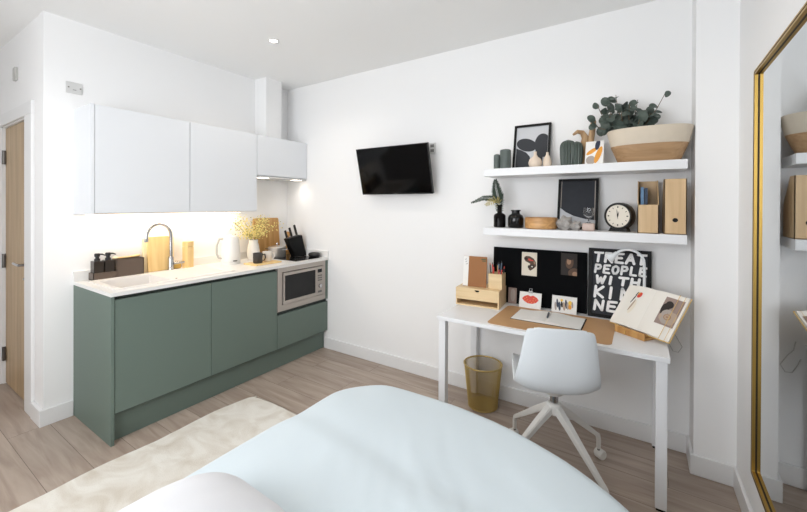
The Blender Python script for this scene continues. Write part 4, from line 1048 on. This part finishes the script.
BX0, BX1, BY0, BY1 = 2.03, 3.23, -3.12, -1.46
T = thing('bed', 'double bed standing on the cream rug under pale blue bedding', 'bed', ((BX0 + BX1) / 2, (BY0 + BY1) / 2, 0))
obj('bed_base', MB().box(BX0 + .02, BY0, .1, BX1 - .02, BY1 - .02, .26, .01), 'bedbase', T, True)
for x in (BX0 + .08, BX1 - .13):
    for y in (BY0 + .06, BY1 - .13): obj('leg', MB().box(x, y, .0145, x + .05, y + .05, .1), 'black', T, True)
obj('mattress', MB().box(BX0 + .01, BY0, .26, BX1 - .01, BY1 - .01, .455, .04, 4), 'mattress', T, True)
obj('headboard', MB().box(BX0 - .02, BY0 - .09, .05, BX1 + .02, BY0 - .005, 1.05, .02, 3), 'bedbase', T, True)
# duvet: rings from the centre out, over a rounded edge and down the sides
def ringpts(x0, y0, x1, y1, r, n=12, m=46):
    out = []
    for cx, cy, a0 in ((x1 - r, y0 + r, -90), (x1 - r, y1 - r, 0), (x0 + r, y1 - r, 90), (x0 + r, y0 + r, 180)):
        arc = [(cx + r * math.cos(R(a0 + 90 * k / n)), cy + r * math.sin(R(a0 + 90 * k / n))) for k in range(n + 1)]
        if out:
            p, q = Vector(out[-1]), Vector(arc[0])
            for k in range(1, m): v_ = p.lerp(q, k / m); out.append((v_.x, v_.y))
        out += arc
    p, q = Vector(out[-1]), Vector(out[0])
    for k in range(1, m): v_ = p.lerp(q, k / m); out.append((v_.x, v_.y))
    return out
ZB = .525; er = .085
def wrinkle(x, y):
    z = .012 * noise.noise(Vector((x * 2.1, y * 2.1, 1))) + .006 * noise.noise(Vector((x * 5.5 + y * 2, y * 3.5, 4)))
    c = math.exp(-((x - 2.72) ** 2 + (y + 1.62) ** 2) / .12)
    z += .006 * c * noise.noise(Vector((x * 16 + y * 11, y * 7, 9)))
    fold = 1 / (1 + math.exp(-(-1.66 - y + .04 * math.sin(x * 4)) / .022)); z += .02 * fold
    return z
DX0, DX1, DY0, DY1 = 1.935, 3.36, -3.1, -1.092
def foot(p):
    x, y = p; k = max(0, min(1, (y + 2.1) / .95)); return (x, y - .25 * k * k * (abs(x - 2.42) / .75) ** 2.2)
w = MB(); rings = []; NI = 30
for i in range(1, NI + 1):
    t = i / NI
    hx, hy = (DX1 - DX0) / 2 - er, (DY1 - DY0) / 2 - er; cx, cy = (DX0 + DX1) / 2, (DY0 + DY1) / 2
    base_ = [foot(q_) for q_ in ringpts(DX0 + er, DY0 + er, DX1 - er, DY1 - er, .17)]
    ring = []
    for x, y in base_:
        px, py = cx + (x - cx) * t, cy + (y - cy) * t
        ring.append(w.v((px, py, ZB + .02 * (1 - t ** 4) + wrinkle(px, py))))
    rings.append(ring)
base_ = [foot(q_) for q_ in ringpts(DX0 + er, DY0 + er, DX1 - er, DY1 - er, .17)]; nb = len(base_)
norms = []
for k in range(nb):
    d = (Vector(base_[(k + 1) % nb]) - Vector(base_[k - 1])).normalized(); norms.append(Vector((d.y, -d.x)))
for j in range(1, 9):
    a = R(90) * j / 8; ring = []
    for k, (x, y) in enumerate(base_):
        fold = 1 / (1 + math.exp(-(-1.66 - y) / .022)); o_ = er * math.sin(a) + .018 * fold * math.sin(a)
        px, py = x + norms[k].x * o_, y + norms[k].y * o_
        ring.append(w.v((px, py, ZB - er * (1 - math.cos(a)) + wrinkle(x, y) * (1 - j / 10))))
    rings.append(ring)
for j in range(1, 8):
    ring = []
    for k, (x, y) in enumerate(base_):
        fold = 1 / (1 + math.exp(-(-1.66 - y) / .022))
        o_ = er + .018 * fold + .018 * (j / 7) * noise.noise(Vector((x * 5, y * 5, 2))) + .006 * (j / 7)
        ring.append(w.v((x + norms[k].x * o_, y + norms[k].y * o_, ZB - er - (ZB - er - .09) * j / 7)))
    rings.append(ring)
ce = w.v((cx, cy, ZB + .02 + wrinkle(cx, cy)))
for k in range(nb): w.f([ce, rings[0][k], rings[0][(k + 1) % nb]])
for a, b in zip(rings, rings[1:]):
    for k in range(nb): w.f([a[k], b[k], b[(k + 1) % nb], a[(k + 1) % nb]])
T = thing('duvet', 'pale blue white duvet spread over the bed', 'duvet', ((DX0 + DX1) / 2, (DY0 + DY1) / 2, .5))
o = obj('duvet_cover', w, 'fabric', T, True, smooth=True)
md = o.modifiers.new('thick', 'SOLIDIFY'); md.thickness = .006; md.offset = -1
# pillow
T = thing('pillow', 'plump white pillow lying on the near part of the pale blue duvet', 'pillow', (2.36, -2.37, .612), R(2))
w = MB(); n = 40; tops, bots = [], []
for i in range(n + 1):
    rt, rb = [], []
    for j in range(n + 1):
        u_, v_ = -1 + 2 * i / n, -1 + 2 * j / n
        th = max(0, (1 - abs(u_) ** 2.6)) ** .55 * max(0, (1 - abs(v_) ** 2.6)) ** .55
        px = .2 * u_ * (1 - .05 * (1 - abs(v_) ** 2) * 0 - .04 * abs(v_) ** 2 * abs(u_)); py = .32 * v_ * (1 - .04 * abs(u_) ** 2)
        wr = .008 * noise.noise(Vector((px * 13 - py * 4, py * 5, 3))) * (1 - th * .3)
        rt.append(w.v((px, py, .15 * th + wr * (th > .02))))
        rb.append(rt[-1] if i in (0, n) or j in (0, n) else w.v((px, py, -.05 * th)))
    tops.append(rt); bots.append(rb)
for i in range(n):
    for j in range(n):
        w.f([tops[i][j], tops[i + 1][j], tops[i + 1][j + 1], tops[i][j + 1]]); w.f([bots[i][j], bots[i][j + 1], bots[i + 1][j + 1], bots[i + 1][j]])
obj('pillow_case', w, 'pillow', T, smooth=True)

# ------------------------------------------------------------------ mirror on the wall
T = thing('wall_mirror', 'tall gold framed mirror on the wall beside the bed', 'mirror', (3.62, -.664, .351), R(-1.4))
ML, MH, fw, fd = .84, 1.634, .0155, .03      # local: -Y runs along the wall, X is depth towards the wall
prof_out = rrect(-ML, 0, 0, MH, .012, 4); prof_in = rrect(-ML + fw, fw, -fw, MH - fw, .008, 4)
w = MB(); n = len(prof_out)
def ringx(pr, x): return [w.v((x, p[0], p[1])) for p in pr]
insets = [(0, fd), (0, 0), (.006, 0), (.006, .004), (.008, .004), (.008, .001), (fw, .001), (fw, .0108), (fw, fd)]
rs_ = [ringx(rrect(-ML + a_, a_, -a_, MH - a_, max(.004, .012 - a_), 4), x_) for a_, x_ in insets]
for k in range(n):
    k2 = (k + 1) % n
    for q_, (A, B) in enumerate(zip(rs_, rs_[1:] + rs_[:1])): w.m('gapshade' if q_ in (2, 3, 4, 7) else 'gold'); w.f([A[k], A[k2], B[k2], B[k]])  # groove and glass seam coloured dark, painting in the shade of the gaps
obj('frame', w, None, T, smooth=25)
obj('glass', MB().box(.014, -ML + .012, .012, .02, -.012, MH - .012), 'mirror', T)
obj('backing', MB().box(.0205, -ML + .012, .012, .026, -.012, MH - .012), 'black', T)

# ------------------------------------------------------------------ light
wd = bpy.data.worlds.new('daylight'); sc.world = wd; wd.use_nodes = True
bg = wd.node_tree.nodes['Background']; bg.inputs[0].default_value = (.94, .965, 1, 1); bg.inputs[1].default_value = 7.6
def lamp(name, kind, loc, rot, energy, col, **kw):
    L_ = bpy.data.lights.new(name, kind); L_.energy = energy; L_.color = col
    for k, v_ in kw.items(): setattr(L_, k, v_)
    o = bpy.data.objects.new(name, L_); C.objects.link(o); o.location = loc; o.rotation_euler = rot; return o
po = lamp('window_portal', 'AREA', ((WX0 + WX1) / 2, YF - .01, (WZ0 + WZ1) / 2), (R(90), 0, 0), 1, (1, 1, 1), shape='RECTANGLE', size=WX1 - WX0, size_y=WZ1 - WZ0)
po.data.cycles.is_portal = True
for x, y in ((.895, -.879), (2.68, -.88), (.895, -2.55), (2.68, -2.45)):
    lamp('downlight_beam', 'SPOT', (x, y, H - .012), (0, 0, 0), 15, (1, .9, .78), spot_size=R(150), spot_blend=.6, shadow_soft_size=.035)
lamp('strip_beam', 'AREA', (.08, -1.19, 1.358), (0, 0, 0), 3.2, (1, .83, .62), shape='RECTANGLE', size=.03, size_y=1.12)
for y in (-.5, -.1): lamp('hood_beam', 'SPOT', (.255, y, 1.681), (0, 0, 0), 2.2, (1, .92, .82), spot_size=R(130), spot_blend=.7, shadow_soft_size=.03)

# ------------------------------------------------------------------ camera
cd = bpy.data.cameras.new('camera'); cam = bpy.data.objects.new('camera', cd); C.objects.link(cam)
cd.sensor_fit = 'HORIZONTAL'; cd.sensor_width = 36; cd.lens = 368.288 / 807 * 36
cd.shift_y = -49.7 / 807; cd.clip_start = .02
r_ = Vector((.84178639, .53979491, .00413826)); u_ = Vector((-.00562365, .00110361, .99998358)); f_ = Vector((-.53978148, .84179584, -.00396462))
mw = Matrix((r_, u_, -f_)).transposed().to_4x4(); mw.translation = Vector((3.23278, -2.6947, 1.43719)); cam.matrix_world = mw
sc.camera = cam
sc.view_settings.view_transform = 'Standard'; sc.view_settings.look = 'None'; sc.view_settings.gamma = 1; sc.view_settings.exposure = -.12
sc.view_settings.use_curve_mapping = False
sc.cycles.max_bounces = 12; sc.cycles.diffuse_bounces = 7; sc.cycles.use_denoising = True; sc.cycles.sample_clamp_indirect = 8
sc.cycles.caustics_reflective = False; sc.cycles.caustics_refractive = False
